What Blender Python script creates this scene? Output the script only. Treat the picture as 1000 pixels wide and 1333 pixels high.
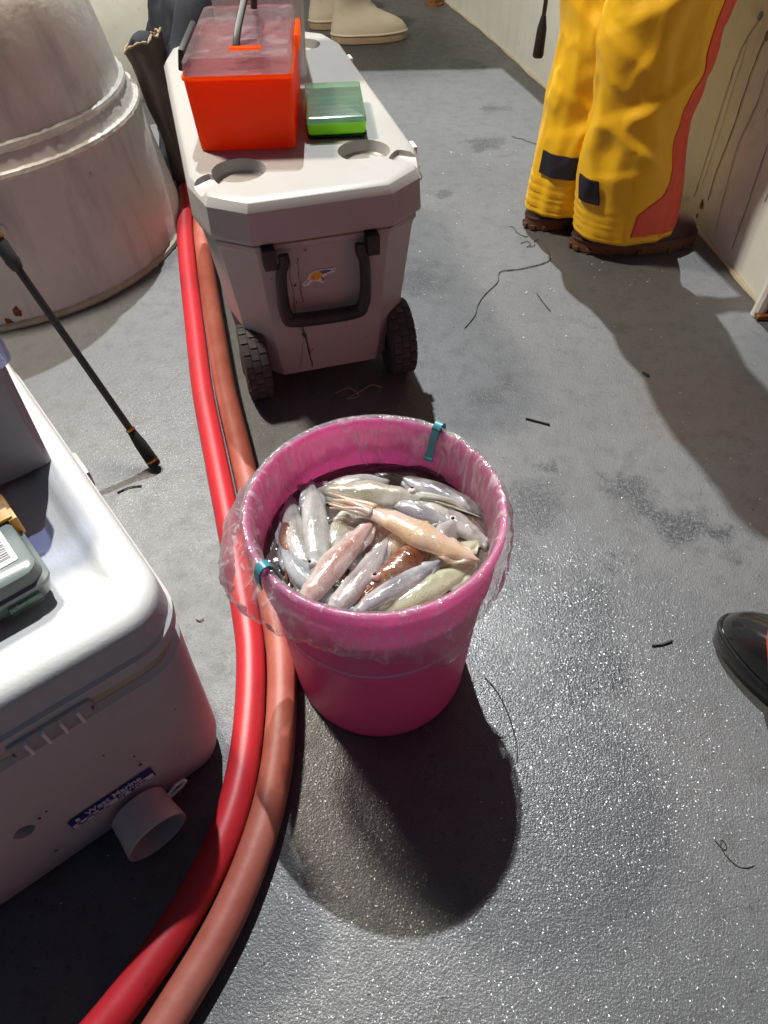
import bpy, bmesh, math, random
from mathutils import Vector, Matrix, noise
S = bpy.context.scene
for o in list(bpy.data.objects): bpy.data.objects.remove(o)
COL = S.collection
R = math.radians; PI = math.pi
random.seed(7)

# ------------------------------------------------------------ camera
cd = bpy.data.cameras.new('camera'); cam = bpy.data.objects.new('camera', cd); COL.objects.link(cam)
cd.sensor_fit = 'VERTICAL'; cd.sensor_height = 36.0; cd.lens = 36.0 * 910 / 1333
cd.clip_start = 0.02; cd.clip_end = 3000
cam.matrix_world = Matrix.Translation((0, 0, 0.98)) @ Matrix.Rotation(R(90 - 49.5), 4, 'X') @ Matrix.Rotation(R(-1.0), 4, 'Z')
S.camera = cam
# ------------------------------------------------------------ night sky, main deck light, exposure
SUN_FROM = Vector((-0.082, 0.61, 1.0)).normalized()
w = bpy.data.worlds.new('World'); S.world = w; w.use_nodes = True
nt = w.node_tree; bg = nt.nodes['Background']
sky = nt.nodes.new('ShaderNodeTexSky'); sky.sky_type = 'NISHITA'; sky.sun_disc = False
sky.sun_elevation = math.asin(SUN_FROM.z); sky.sun_rotation = math.atan2(SUN_FROM.x, SUN_FROM.y)
nt.links.new(sky.outputs[0], bg.inputs[0]); bg.inputs[1].default_value = 0.019
sd = bpy.data.lights.new('sun', 'SUN'); sd.energy = 3.2; sd.angle = R(0.8); sd.color = (0.93, 0.97, 1.0)
so = bpy.data.objects.new('sun', sd); COL.objects.link(so); so.rotation_euler = SUN_FROM.to_track_quat('Z', 'Y').to_euler()
FLOOD = Vector((-1.22, 1.89, 2.52)); FLOOD_POWER = 340
vs = S.view_settings; vs.view_transform = 'Standard'; vs.look = 'None'; vs.exposure = 0.22; vs.gamma = 1.0; vs.use_curve_mapping = False
S.render.engine = 'CYCLES'
S.cycles.use_light_tree = False; S.cycles.max_bounces = 6; S.cycles.diffuse_bounces = 3; S.cycles.glossy_bounces = 3; S.cycles.transmission_bounces = 5; S.cycles.transparent_max_bounces = 12; S.cycles.sample_clamp_indirect = 3.0

# ------------------------------------------------------------ helpers
def link(o, parent=None):
    COL.objects.link(o)
    if parent is not None: o.parent = parent
    return o
def tag(o, label, cat, group=None, kind=None):
    if label: o['label'] = label
    if cat: o['category'] = cat
    if group: o['group'] = group
    if kind: o['kind'] = kind
    return o
def thing(name, label, cat, loc=(0, 0, 0), rz=0, group=None):
    o = bpy.data.objects.new(name, None); o.location = loc; o.rotation_euler = (0, 0, rz); o.empty_display_size = .05
    return tag(link(o), label, cat, group)
def mesh(name, v, f, mat, parent=None, smooth=True, auto=None):
    m = bpy.data.meshes.new(name); m.from_pydata([tuple(p) for p in v], [], f); m.update()
    mats = mat if isinstance(mat, (list, tuple)) else [mat]
    for k in mats: m.materials.append(k)
    bm = bmesh.new(); bm.from_mesh(m); bmesh.ops.recalc_face_normals(bm, faces=bm.faces); bm.to_mesh(m); bm.free()
    if smooth:
        m.polygons.foreach_set('use_smooth', [True] * len(m.polygons))
        if auto: m.set_sharp_from_angle(angle=R(auto))
    o = bpy.data.objects.new(name, m); return link(o, parent)
class MB:
    def __init__(s): s.v = []; s.f = []
    def add(s, v, f):
        n = len(s.v); s.v += [tuple(p) for p in v]; s.f += [tuple(i + n for i in q) for q in f]; return s
    def box(s, c, d, rot=None, b=0.0):
        bm = bmesh.new(); bmesh.ops.create_cube(bm, size=1, matrix=Matrix.Diagonal((d[0], d[1], d[2], 1)))
        if b: bmesh.ops.bevel(bm, geom=bm.edges[:], offset=b, segments=2, affect='EDGES', profile=.6)
        M = Matrix.Translation(c) @ (rot.to_4x4() if rot else Matrix())
        bm.verts.index_update()
        s.add([M @ p.co for p in bm.verts], [[q.index for q in fc.verts] for fc in bm.faces]); bm.free(); return s
    def tube(s, pts, r, n=10, cap=True, flat=1.0):
        pts = [Vector(p) for p in pts]; rings = []; up = Vector((0, 0, 1)); prev = None
        for i, p in enumerate(pts):
            t = (pts[min(i + 1, len(pts) - 1)] - pts[max(i - 1, 0)]).normalized()
            if prev is None:
                a = t.cross(up if abs(t.z) < .9 else Vector((1, 0, 0))).normalized()
            else: a = (prev - t * prev.dot(t)).normalized()
            prev = a; b = t.cross(a); rr = r[i] if isinstance(r, (list, tuple)) else r
            rings.append([p + a * rr * math.cos(2 * PI * k / n) + b * rr * flat * math.sin(2 * PI * k / n) for k in range(n)])
        return s.loft(rings, cap)
    def loft(s, rings, cap=True, cap0=None, closed=True):
        n = len(rings[0]); v = [p for r_ in rings for p in r_]; f = []
        for i in range(len(rings) - 1):
            for k in range(n if closed else n - 1):
                k2 = (k + 1) % n; f.append((i * n + k, i * n + k2, (i + 1) * n + k2, (i + 1) * n + k))
        c0 = cap if cap0 is None else cap0
        if c0: f.append(tuple(range(n))[::-1])
        if cap: f.append(tuple((len(rings) - 1) * n + k for k in range(n)))
        return s.add(v, f)
    def lathe(s, prof, n=64, c=(0, 0), cap=False):
        return s.loft([[(c[0] + r_ * math.cos(2 * PI * k / n), c[1] + r_ * math.sin(2 * PI * k / n), z) for k in range(n)] for r_, z in prof], cap)
    def build(s, name, mat, parent=None, smooth=True, auto=35): return mesh(name, s.v, s.f, mat, parent, smooth, auto)
def rrect(x0, x1, y0, y1, r, n=6, z=0):
    out = []
    for cx, cy, a0 in ((x1 - r, y1 - r, 0), (x0 + r, y1 - r, 90), (x0 + r, y0 + r, 180), (x1 - r, y0 + r, 270)):
        for k in range(n + 1):
            a = R(a0 + 90 * k / n); out.append((cx + r * math.cos(a), cy + r * math.sin(a), z))
    return out
def smoothpath(P, n=8):
    P = [Vector(p) for p in P]; out = []
    for i in range(len(P) - 1):
        a, b, c, d = P[max(i - 1, 0)], P[i], P[i + 1], P[min(i + 2, len(P) - 1)]
        for k in range(n):
            t = k / n
            out.append(.5 * ((2 * b) + (c - a) * t + (2 * a - 5 * b + 4 * c - d) * t * t + (3 * b - a - 3 * c + d) * t ** 3))
    out.append(P[-1]); return out
def boolean(o, cutters):
    """cut the cutter objects out of o, then remove them"""
    for c in cutters:
        m = o.modifiers.new('b', 'BOOLEAN'); m.object = c; m.operation = 'DIFFERENCE'; m.solver = 'EXACT'
    bpy.context.view_layer.update()
    dg = bpy.context.evaluated_depsgraph_get()
    me = bpy.data.meshes.new_from_object(o.evaluated_get(dg)); o.modifiers.clear(); o.data = me
    for c in cutters: bpy.data.objects.remove(c)
    me.polygons.foreach_set('use_smooth', [True] * len(me.polygons)); me.set_sharp_from_angle(angle=R(30))
def textmesh(name, txt, size, mat, parent, M, font_bold=True):
    cu = bpy.data.curves.new(name, 'FONT'); cu.body = txt; cu.size = size; cu.extrude = .00015; cu.offset = size * .018 if font_bold else 0
    o = bpy.data.objects.new(name, cu); COL.objects.link(o); bpy.context.view_layer.update()
    me = bpy.data.meshes.new_from_object(o.evaluated_get(bpy.context.evaluated_depsgraph_get()))
    bpy.data.objects.remove(o); me.materials.clear(); me.materials.append(mat); me.transform(M)
    return link(bpy.data.objects.new(name, me), parent)
def cr(v): return (v[0], v[1], v[2], 1)
def pm(name, col, rough=.5, col2=None, scale=8, contrast=(.35, .65), bump=0, bscale=120, bdist=.002, dirt=None, dscale=14, dth=(.6, .7), dcol=(.05, .045, .04), streak=0, **kw):
    m = bpy.data.materials.new(name); m.use_nodes = True; t = m.node_tree; N = t.nodes; b = N['Principled BSDF']
    tc = N.new('ShaderNodeTexCoord'); b.inputs['Roughness'].default_value = rough; b.inputs['Base Color'].default_value = cr(col)
    last = None
    def nz(sc, det=5, ro=.6):
        q = N.new('ShaderNodeTexNoise'); q.inputs['Scale'].default_value = sc; q.inputs['Detail'].default_value = det; q.inputs['Roughness'].default_value = ro
        t.links.new(tc.outputs['Object'], q.inputs['Vector']); return q
    def ramp(src, a, c):
        q = N.new('ShaderNodeMapRange'); q.inputs[1].default_value = a; q.inputs[2].default_value = c; t.links.new(src, q.inputs[0]); return q.outputs[0]
    def mix(f, a, c):
        q = N.new('ShaderNodeMix'); q.data_type = 'RGBA'
        t.links.new(f, q.inputs[0])
        for i, x in ((6, a), (7, c)):
            if hasattr(x, 'links'): t.links.new(x, q.inputs[i])
            else: q.inputs[i].default_value = cr(x)
        return q.outputs[2]
    if col2: last = mix(ramp(nz(scale).outputs[0], *contrast), col, col2)
    if dirt:
        f = ramp(nz(dscale, 8, .65).outputs[0], *dth)
        mm = N.new('ShaderNodeMath'); mm.operation = 'MULTIPLY'; mm.inputs[1].default_value = dirt; t.links.new(f, mm.inputs[0])
        last = mix(mm.outputs[0], last if last else col, dcol)
    if last: t.links.new(last, b.inputs['Base Color'])
    if streak:
        mp = N.new('ShaderNodeMapping'); mp.inputs['Scale'].default_value = (16, 16, 1.4); t.links.new(tc.outputs['Object'], mp.inputs[0]); q = N.new('ShaderNodeTexNoise'); q.inputs['Scale'].default_value = 1.0; q.inputs['Detail'].default_value = 5; t.links.new(mp.outputs[0], q.inputs['Vector'])
        mm = N.new('ShaderNodeMath'); mm.operation = 'MULTIPLY'; mm.inputs[1].default_value = streak; t.links.new(ramp(q.outputs[0], .52, .72), mm.inputs[0]); last = mix(mm.outputs[0], last, tuple(.5 * x for x in col)); t.links.new(last, b.inputs['Base Color'])
    if bump:
        q = nz(bscale, 3); bp = N.new('ShaderNodeBump'); bp.inputs['Strength'].default_value = bump; bp.inputs['Distance'].default_value = bdist
        t.links.new(q.outputs[0], bp.inputs['Height']); t.links.new(bp.outputs[0], b.inputs['Normal'])
    for k, v_ in kw.items():
        i = b.inputs[k.replace('_', ' ')]; i.default_value = cr(v_) if isinstance(v_, tuple) and len(i.default_value) == 4 else v_
    return m
def film(name, tint, haze, gloss_rough=.12, streak=0.0, sscale=(30, 30, 4), gl=.35):
    """clear plastic: see-through, faintly milky, with a glossy skin"""
    m = bpy.data.materials.new(name); m.use_nodes = True; t = m.node_tree; N = t.nodes; N.remove(N['Principled BSDF']); out = N['Material Output']
    tr = N.new('ShaderNodeBsdfTransparent'); tr.inputs[0].default_value = cr(tint)
    df = N.new('ShaderNodeBsdfDiffuse'); df.inputs[0].default_value = (.85, .84, .86, 1)
    tl = N.new('ShaderNodeBsdfTranslucent'); tl.inputs[0].default_value = (.85, .84, .86, 1)
    ad = N.new('ShaderNodeMixShader'); ad.inputs[0].default_value = .4; t.links.new(df.outputs[0], ad.inputs[1]); t.links.new(tl.outputs[0], ad.inputs[2])
    m1 = N.new('ShaderNodeMixShader'); m1.inputs[0].default_value = haze
    t.links.new(tr.outputs[0], m1.inputs[1]); t.links.new(ad.outputs[0], m1.inputs[2])
    g = N.new('ShaderNodeBsdfGlossy'); g.inputs['Roughness'].default_value = gloss_rough
    lw = N.new('ShaderNodeLayerWeight'); lw.inputs[0].default_value = gl
    mr = N.new('ShaderNodeMapRange'); mr.inputs[3].default_value = .05; mr.inputs[4].default_value = .7; t.links.new(lw.outputs['Fresnel'], mr.inputs[0])
    m2 = N.new('ShaderNodeMixShader'); t.links.new(mr.outputs[0], m2.inputs[0]); t.links.new(m1.outputs[0], m2.inputs[1]); t.links.new(g.outputs[0], m2.inputs[2])
    t.links.new(m2.outputs[0], out.inputs[0])
    if streak:
        tc = N.new('ShaderNodeTexCoord'); mp = N.new('ShaderNodeMapping'); mp.inputs['Scale'].default_value = sscale
        nz = N.new('ShaderNodeTexNoise'); nz.inputs['Scale'].default_value = 1.6; nz.inputs['Detail'].default_value = 6; nz.inputs['Distortion'].default_value = .8
        t.links.new(tc.outputs['Object'], mp.inputs[0]); t.links.new(mp.outputs[0], nz.inputs['Vector'])
        q = N.new('ShaderNodeMapRange'); q.inputs[1].default_value = .52; q.inputs[2].default_value = .78; q.inputs[3].default_value = haze; q.inputs[4].default_value = haze + streak
        t.links.new(nz.outputs[0], q.inputs[0]); t.links.new(q.outputs[0], m1.inputs[0])
        bp = N.new('ShaderNodeBump'); bp.inputs['Strength'].default_value = .9; bp.inputs['Distance'].default_value = .004
        t.links.new(nz.outputs[0], bp.inputs['Height']); t.links.new(bp.outputs[0], g.inputs['Normal']); t.links.new(bp.outputs[0], df.inputs['Normal'])
    return m

# ------------------------------------------------------------ materials
def deck_material():
    m = bpy.data.materials.new('wet_nonskid_deck_paint'); m.use_nodes = True; t = m.node_tree; N = t.nodes; b = N['Principled BSDF']
    tc = N.new('ShaderNodeTexCoord')
    def nz(sc, det=4, ro=.6):
        q = N.new('ShaderNodeTexNoise'); q.noise_dimensions = '2D'; q.inputs['Scale'].default_value = sc; q.inputs['Detail'].default_value = det; q.inputs['Roughness'].default_value = ro
        t.links.new(tc.outputs['Object'], q.inputs['Vector']); return q
    def mr(src, a, c, lo=0., hi=1.):
        q = N.new('ShaderNodeMapRange'); q.interpolation_type = 'SMOOTHSTEP'
        for i, x in enumerate((a, c, lo, hi)): q.inputs[i + 1].default_value = x
        t.links.new(src, q.inputs[0]); return q.outputs[0]
    def ma(op, a, c):
        q = N.new('ShaderNodeMath'); q.operation = op
        for i, x in ((0, a), (1, c)):
            if hasattr(x, 'links'): t.links.new(x, q.inputs[i])
            else: q.inputs[i].default_value = x
        return q.outputs[0]
    def mix(f, a, c):
        q = N.new('ShaderNodeMix'); q.data_type = 'RGBA'
        if hasattr(f, 'links'): t.links.new(f, q.inputs[0])
        else: q.inputs[0].default_value = f
        for i, x in ((6, a), (7, c)):
            if hasattr(x, 'links'): t.links.new(x, q.inputs[i])
            else: q.inputs[i].default_value = cr(x)
        return q.outputs[2]
    # one warped coordinate serves every stain
    wn = nz(11, 5); sb = N.new('ShaderNodeVectorMath'); sb.operation = 'SUBTRACT'; sb.inputs[1].default_value = (.5, .5, .5); t.links.new(wn.outputs['Color'], sb.inputs[0])
    sc = N.new('ShaderNodeVectorMath'); sc.operation = 'SCALE'; sc.inputs['Scale'].default_value = .16; t.links.new(sb.outputs[0], sc.inputs[0])
    ad = N.new('ShaderNodeVectorMath'); ad.operation = 'ADD'; t.links.new(tc.outputs['Object'], ad.inputs[0]); t.links.new(sc.outputs[0], ad.inputs[1])
    def near(c, r0, r1, sx=1.0):
        q = N.new('ShaderNodeVectorMath'); q.operation = 'DISTANCE'; t.links.new(ad.outputs[0], q.inputs[0]); q.inputs[1].default_value = (c[0], c[1], 0)
        return mr(q.outputs['Value'], r0, r1, 1., 0.)
    big = nz(2.2, 5).outputs[0]; mid = nz(24, 5, .7).outputs[0]; fine = nz(520, 2).outputs[0]; grit = nz(95, 3, .75).outputs[0]
    c = mix(mr(big, .3, .7), (.086, .089, .091), (.112, .115, .116))
    c = mix(mr(mid, .45, .78), c, (.070, .070, .068))
    c = mix(ma('MULTIPLY', mr(fine, .52, .75), .45), c, (.19, .19, .19))
    c = mix(ma('MULTIPLY', mr(grit, .66, .72), .8), c, (.022, .021, .02))
    st = None
    for p, r0, r1 in (((.255, .83), .0, .085), ((.235, .74), .0, .06), ((.205, .665), .0, .055), ((.30, .60), .0, .11), ((.54, .80), .0, .07), ((.47, .87), .0, .06), ((.505, .835), .0, .05), ((.60, .76), .0, .04), ((.25, 1.15), .0, .06), ((.10, .86), .0, .05), ((.36, 1.0), .0, .025),
                      ((.40, .70), .0, .03), ((.32, .93), 0., .03), ((.31, .52), 0., .07), ((.10, 1.62), .0, .10), ((.36, 2.45), .0, .08), ((.2, 2.1), 0., .04), ((.42, 2.75), 0., .06), ((.05, 3.4), .1, .5), ((.36, 3.2), 0., .12)):
        q = near(p, max(r0, r1 * .4), r1 * 1.1); st = q if st is None else ma('MAXIMUM', st, q)
    st = ma('MULTIPLY', st, mr(nz(150, 4, .8).outputs[0], .36, .54)); st = ma('MULTIPLY', st, .95)
    c = mix(st, c, (.016, .016, .018))
    c = mix(ma('MULTIPLY', near((.66, 1.12), .0, .22), .3), c, (.15, .10, .06))
    wet = ma('MAXIMUM', near((.16, .47), .14, .46), ma('MULTIPLY', near((-.45, 1.0), .05, .4), .2))
    wet = ma('MAXIMUM', wet, ma('MULTIPLY', near((.1, .15), .15, .5), .5))
    c = mix(ma('MULTIPLY', wet, .30), c, (.036, .038, .042))
    t.links.new(c, b.inputs['Base Color'])
    ro = ma('SUBTRACT', .52, ma('MULTIPLY', wet, .22)); ro = ma('ADD', ro, ma('MULTIPLY', ma('SUBTRACT', mid, .5), .22))
    t.links.new(ro, b.inputs['Roughness'])
    h = ma('ADD', ma('MULTIPLY', nz(330, 2, .6).outputs[0], .8), ma('MULTIPLY', grit, .7))
    bp = N.new('ShaderNodeBump'); bp.inputs['Strength'].default_value = .38; bp.inputs['Distance'].default_value = .0024
    t.links.new(h, bp.inputs['Height']); t.links.new(bp.outputs[0], b.inputs['Normal'])
    b.inputs['Specular IOR Level'].default_value = .65
    vc = N.new('ShaderNodeTexVoronoi'); vc.voronoi_dimensions = '2D'; vc.feature = 'F1'; vc.inputs['Scale'].default_value = 720; t.links.new(tc.outputs['Object'], vc.inputs['Vector'])
    # wet grit: every grain a tiny facet with its own tilt
    f1 = N.new('ShaderNodeVectorMath'); f1.operation = 'SUBTRACT'; f1.inputs[1].default_value = (.5, .5, .5); t.links.new(vc.outputs['Color'], f1.inputs[0])
    f2 = N.new('ShaderNodeVectorMath'); f2.operation = 'SCALE'; f2.inputs['Scale'].default_value = .7; t.links.new(f1.outputs[0], f2.inputs[0])
    ge = N.new('ShaderNodeNewGeometry'); f3 = N.new('ShaderNodeVectorMath'); f3.operation = 'ADD'; t.links.new(ge.outputs['Normal'], f3.inputs[0]); t.links.new(f2.outputs[0], f3.inputs[1])
    f4 = N.new('ShaderNodeVectorMath'); f4.operation = 'NORMALIZE'; t.links.new(f3.outputs[0], f4.inputs[0]); t.links.new(f4.outputs[0], b.inputs['Coat Normal'])
    t.links.new(ma('ADD', ma('MULTIPLY', wet, .36), .02), b.inputs['Coat Weight']); b.inputs['Coat Roughness'].default_value = .19
    return m
def translucent(m, col, fac):
    """thin coloured plastic that lets light from inside through"""
    t = m.node_tree; N = t.nodes; tl = N.new('ShaderNodeBsdfTranslucent'); tl.inputs[0].default_value = cr(col); mx = N.new('ShaderNodeMixShader'); mx.inputs[0].default_value = fac
    t.links.new(N['Principled BSDF'].outputs[0], mx.inputs[1]); t.links.new(tl.outputs[0], mx.inputs[2]); t.links.new(mx.outputs[0], N['Material Output'].inputs[0]); return m
M = {}
M['deck'] = deck_material()
M['white_steel'] = pm('chalky_white_painted_steel', (.70, .665, .60), .42, (.78, .75, .69), 5, bump=.35, bscale=26, bdist=.006, dirt=.5, dscale=9, dth=(.58, .8), dcol=(.30, .25, .19), streak=.6)
M['wall'] = pm('white_painted_bulwark', (.76, .78, .72), .32, (.68, .69, .63), 4, bump=.2, bscale=18, bdist=.004, dirt=.45, dscale=7, dth=(.6, .82), dcol=(.32, .29, .22), streak=.18)
M['bead'] = pm('bright_white_weld_paint', (.74, .72, .66), .4, (.6, .57, .5), 40, bump=.5, bscale=90, bdist=.004)
M['rust'] = pm('rust', (.30, .12, .03), .9, (.12, .05, .02), 60, bump=.6, bscale=200)
M['ink'] = pm('dried_squid_ink', (.035, .028, .028), .45, (.08, .06, .055), 90)
M['inkthin'] = pm('thin_ink_run', (.27, .24, .22), .45, (.12, .10, .095), 60)
M['cooler'] = pm('off_white_cooler_plastic', (.39, .385, .365), .36, (.44, .435, .415), 3, bump=.12, bscale=420, bdist=.0008, dirt=.35, dscale=16, dth=(.66, .8), dcol=(.25, .22, .21))
M['igloo'] = pm('white_marine_cooler_plastic', (.56, .565, .56), .5, (.50, .505, .50), 4, bump=.3, bscale=260, bdist=.0012, dirt=.35, dscale=11, dth=(.68, .8), dcol=(.3, .29, .3))
M['hinge'] = pm('milky_hinge_plastic', (.42, .42, .42), .35, (.36, .36, .35), 30)
M['cream'] = pm('yellowed_gasket', (.55, .50, .36), .5, (.45, .40, .27), 12)
M['black'] = pm('black_moulded_plastic', (.014, .014, .015), .48, (.03, .03, .03), 20, bump=.1, bscale=500)
M['rubber'] = pm('black_rubber_tyre', (.03, .03, .031), .75, (.075, .072, .07), 30, bump=.3, bscale=300)
M['orange'] = pm('fluorescent_orange_plastic', (1.0, .20, .004), .32, (1.0, .17, .004), 5 ); translucent(M['orange'], (1.0, .30, .004), .75)
M['lime'] = pm('lime_green_plastic', (.45, .85, .02), .35); translucent(M['lime'], (.5, .95, .03), .4)
M['clear_lid'] = film('dusty_clear_purple_lid', (.92, .76, .80), .07, .2, streak=.20, sscale=(14, 14, 14))
M['clear_green'] = film('clear_green_grey_lid', (.5, .82, .6), .12, .2)
M['clear_bin'] = film('milky_clear_box', (.82, .8, .82), .28, .2, streak=.15, sscale=(20, 20, 6))
M['clear_blue'] = film('clear_blue_hinged_lid', (.62, .66, .92), .2, .08)
M['smoke'] = pm('smoky_green_grey_box', (.17, .21, .195), .22, (.21, .245, .23), 10)
M['greybin'] = pm('dark_grey_bin_plastic', (.30, .305, .33), .3, (.25, .25, .27), 6, dirt=.6, dscale=40, dth=(.68, .74), dcol=(.03, .03, .035))
M['yellow_latch'] = pm('yellow_latch', (.80, .42, .03), .4)
M['paper'] = pm('white_label', (.8, .8, .79), .5); M['navy_print'] = pm('navy_print', (.02, .03, .22), .45); M['dark_print'] = pm('dark_grey_print', (.09, .09, .10), .5)
M['red_print'] = pm('red_print', (.7, .06, .05), .5); M['pinkpaper'] = pm('pink_print', (.75, .52, .5), .5)
M['hose_red'] = pm('bright_red_hose', (.54, .018, .028), .42, (.40, .02, .026), 10, bump=.12, bscale=60, dirt=.5, dscale=45, dth=(.62, .72), dcol=(.12, .02, .02))
M['hose_old'] = pm('faded_salmon_hose', (.33, .07, .045), .5, (.42, .13, .09), 9, bump=.2, bscale=80, dirt=.4, dscale=30, dth=(.6, .75), dcol=(.22, .05, .035))
M['pink'] = pm('pink_bucket_plastic', (.95, .36, .64), .3, (.92, .32, .60), 6, dirt=.35, dscale=50, dth=(.7, .76), dcol=(.12, .01, .06))
translucent(M['pink'], (1.0, .36, .68), .55)
M['pale_pink'] = pm('pale_pink_moulded_line', (.85, .42, .62), .4)
M['bag'] = film('clear_bin_liner', (.99, .975, .98), .14, .06, streak=.75, sscale=(48, 48, 9))
M['teal'] = pm('teal_clip_plastic', (.03, .21, .27), .35, (.05, .27, .32), 40)
M['brine'] = pm('inky_brine', (.05, .035, .03), .06, (.11, .08, .065), 25, bump=.35, bscale=35, bdist=.006, Coat_Weight=.4)
M['eye_white'] = pm('squid_eye', (.75, .74, .72), .08, Coat_Weight=1.0); M['eye_pink'] = pm('squid_pink_eye', (.62, .40, .36), .08, Coat_Weight=1.0)
M['pupil'] = pm('squid_pupil', (.008, .008, .01), .06)
def trousers_mat(name, c, c2): return pm(name, c, .52, c2, 5, bump=.25, bscale=35, bdist=.004, Sheen_Weight=.08)
M['yellow'] = trousers_mat('yellow_oilskin', (.95, .56, .006), (.92, .52, .006)); M['coral'] = trousers_mat('coral_oilskin', (.80, .11, .05), (.76, .10, .05))
M['orange_oil'] = trousers_mat('orange_oilskin', (.80, .11, .01), (.74, .10, .01))
M['navy'] = pm('dark_navy_cloth', (.012, .015, .026), .85, (.02, .024, .036), 30, bump=.5, bscale=260)
M['grey_cloth'] = pm('grey_cloth', (.10, .10, .11), .9, (.13, .13, .135), 30, bump=.5, bscale=260)
M['webbing'] = pm('black_hook_and_loop', (.018, .016, .03), .9, bump=.6, bscale=500)
M['brown_boot'] = pm('dark_brown_boot', (.055, .026, .022), .45, (.075, .038, .03), 18, bump=.2, bscale=140)
M['gum'] = pm('gum_sole', (.17, .075, .035), .6, (.12, .05, .025), 24, dirt=.6, dscale=40, dth=(.5, .7))
M['cream_boot'] = pm('cream_rubber_boot', (.52, .47, .36), .4, (.46, .41, .31), 8, dirt=.4, dscale=18, dth=(.6, .75), dcol=(.2, .16, .11))
M['tan'] = pm('tan_sole', (.32, .23, .14), .6, (.25, .18, .11), 20)
M['gloss_black'] = pm('glossy_black_rubber', (.012, .012, .013), .13, (.02, .02, .02), 20, Coat_Weight=.6)
M['skin'] = pm('skin', (.46, .25, .17), .5, (.42, .22, .15), 20, Subsurface_Weight=.1); M['hair'] = pm('dark_hair', (.03, .02, .015), .6)
M['canvas'] = pm('grey_brown_canvas', (.065, .05, .046), .8, (.10, .08, .072), 12, bump=.6, bscale=300)
M['frayed'] = pm('frayed_tan_rim', (.42, .34, .2), .8, (.3, .22, .12), 60)
M['jug'] = pm('white_jerrycan', (.58, .60, .54), .4, (.5, .52, .46), 8, dirt=.6, dscale=22, dth=(.6, .68), dcol=(.35, .05, .05))
M['rod'] = pm('matt_black_rod_blank', (.02, .018, .018), .4, bump=.3, bscale=700); M['foam'] = pm('black_foam_grip', (.012, .012, .013), .85); M['gold'] = pm('gold_ring', (.6, .33, .06), .3, Metallic=1.0)
M['weed'] = pm('dark_green_strand', (.085, .09, .06), .6, (.045, .045, .035), 60); M['twine'] = pm('black_scrap', (.012, .012, .012), .6)
M['steel'] = pm('grey_painted_pole', (.3, .3, .3), .4, Metallic=.6)
M['sea'] = pm('night_sea', (.004, .008, .012), .12, bump=.6, bscale=1.5, bdist=.3)
lm = bpy.data.materials.new('flood_lens'); lm.use_nodes = True
e = lm.node_tree.nodes['Principled BSDF']; e.inputs['Emission Color'].default_value = (1, .86, .66, 1); e.inputs['Emission Strength'].default_value = 20; lm.cycles.emission_sampling = 'NONE'; M['lens'] = lm

# ------------------------------------------------------------ the setting: deck, sea
o = mesh('deck', [(-4, -3, 0), (2.2, -3, 0), (2.2, 4.4, 0), (-4, 4.4, 0), (-4, -3, -.6), (2.2, -3, -.6), (2.2, 4.4, -.6), (-4, 4.4, -.6)],
         [(0, 1, 2, 3), (7, 6, 5, 4), (0, 4, 5, 1), (1, 5, 6, 2), (2, 6, 7, 3), (3, 7, 4, 0)], M['deck'], smooth=False); o['kind'] = 'structure'
o = mesh('sea', [(-1500, -1500, -1.8), (1500, -1500, -1.8), (1500, 1500, -1.8), (-1500, 1500, -1.8)], [(0, 1, 2, 3)], M['sea'], smooth=False); o['kind'] = 'structure'

# ------------------------------------------------------------ bulwark on the right
WB = [(.30, 4.25), (.373, 4.0), (.504, 3.535), (.624, 3.018), (.798, 2.265), (.881, 1.89), (.928, 1.47)]
wp = smoothpath([(x, y, 0) for x, y in WB], 8)
def wall_at(y, off=0.0):
    for a, b in zip(wp, wp[1:]):
        if b.y <= y <= a.y:
            t = (a.y - y) / (a.y - b.y); p = a.lerp(b, t); d = (b - a).normalized(); n = Vector((d.y, -d.x, 0))
            if n.x > 0: n = -n
            return p + n * off
    return wp[-1].copy()
bw = thing('bulwark', 'white painted steel bulwark with black ink runs behind the yellow trousers', 'wall')
WH = 1.05; mb = MB()
prof = []
for p in wp:
    q = p + Vector((.09, .02, 0)); prof.append([(p.x, p.y, -.02), (p.x, p.y, WH), (q.x, q.y, WH), (q.x, q.y, -.02)])
mb.loft(prof, True); mb.build('plating', M['wall'], bw)
mb = MB()
for i in range(len(wp) - 1):
    pass
cap = [p + Vector((.045, .01, WH + .02)) for p in wp]; mb.tube(cap, .06, 12, True, .45); mb.build('cap_rail', M['wall'], bw)
mb = MB(); mb.tube([wall_at(p.y, .004) + Vector((0, 0, .002)) for p in wp[:-1]] + [wp[-1] + Vector((-.004, 0, .002))], [.006 + .003 * math.sin(i * 1.7) for i in range(len(wp))], 8); mb.build('weld_bead', M['cream'], bw)
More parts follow.
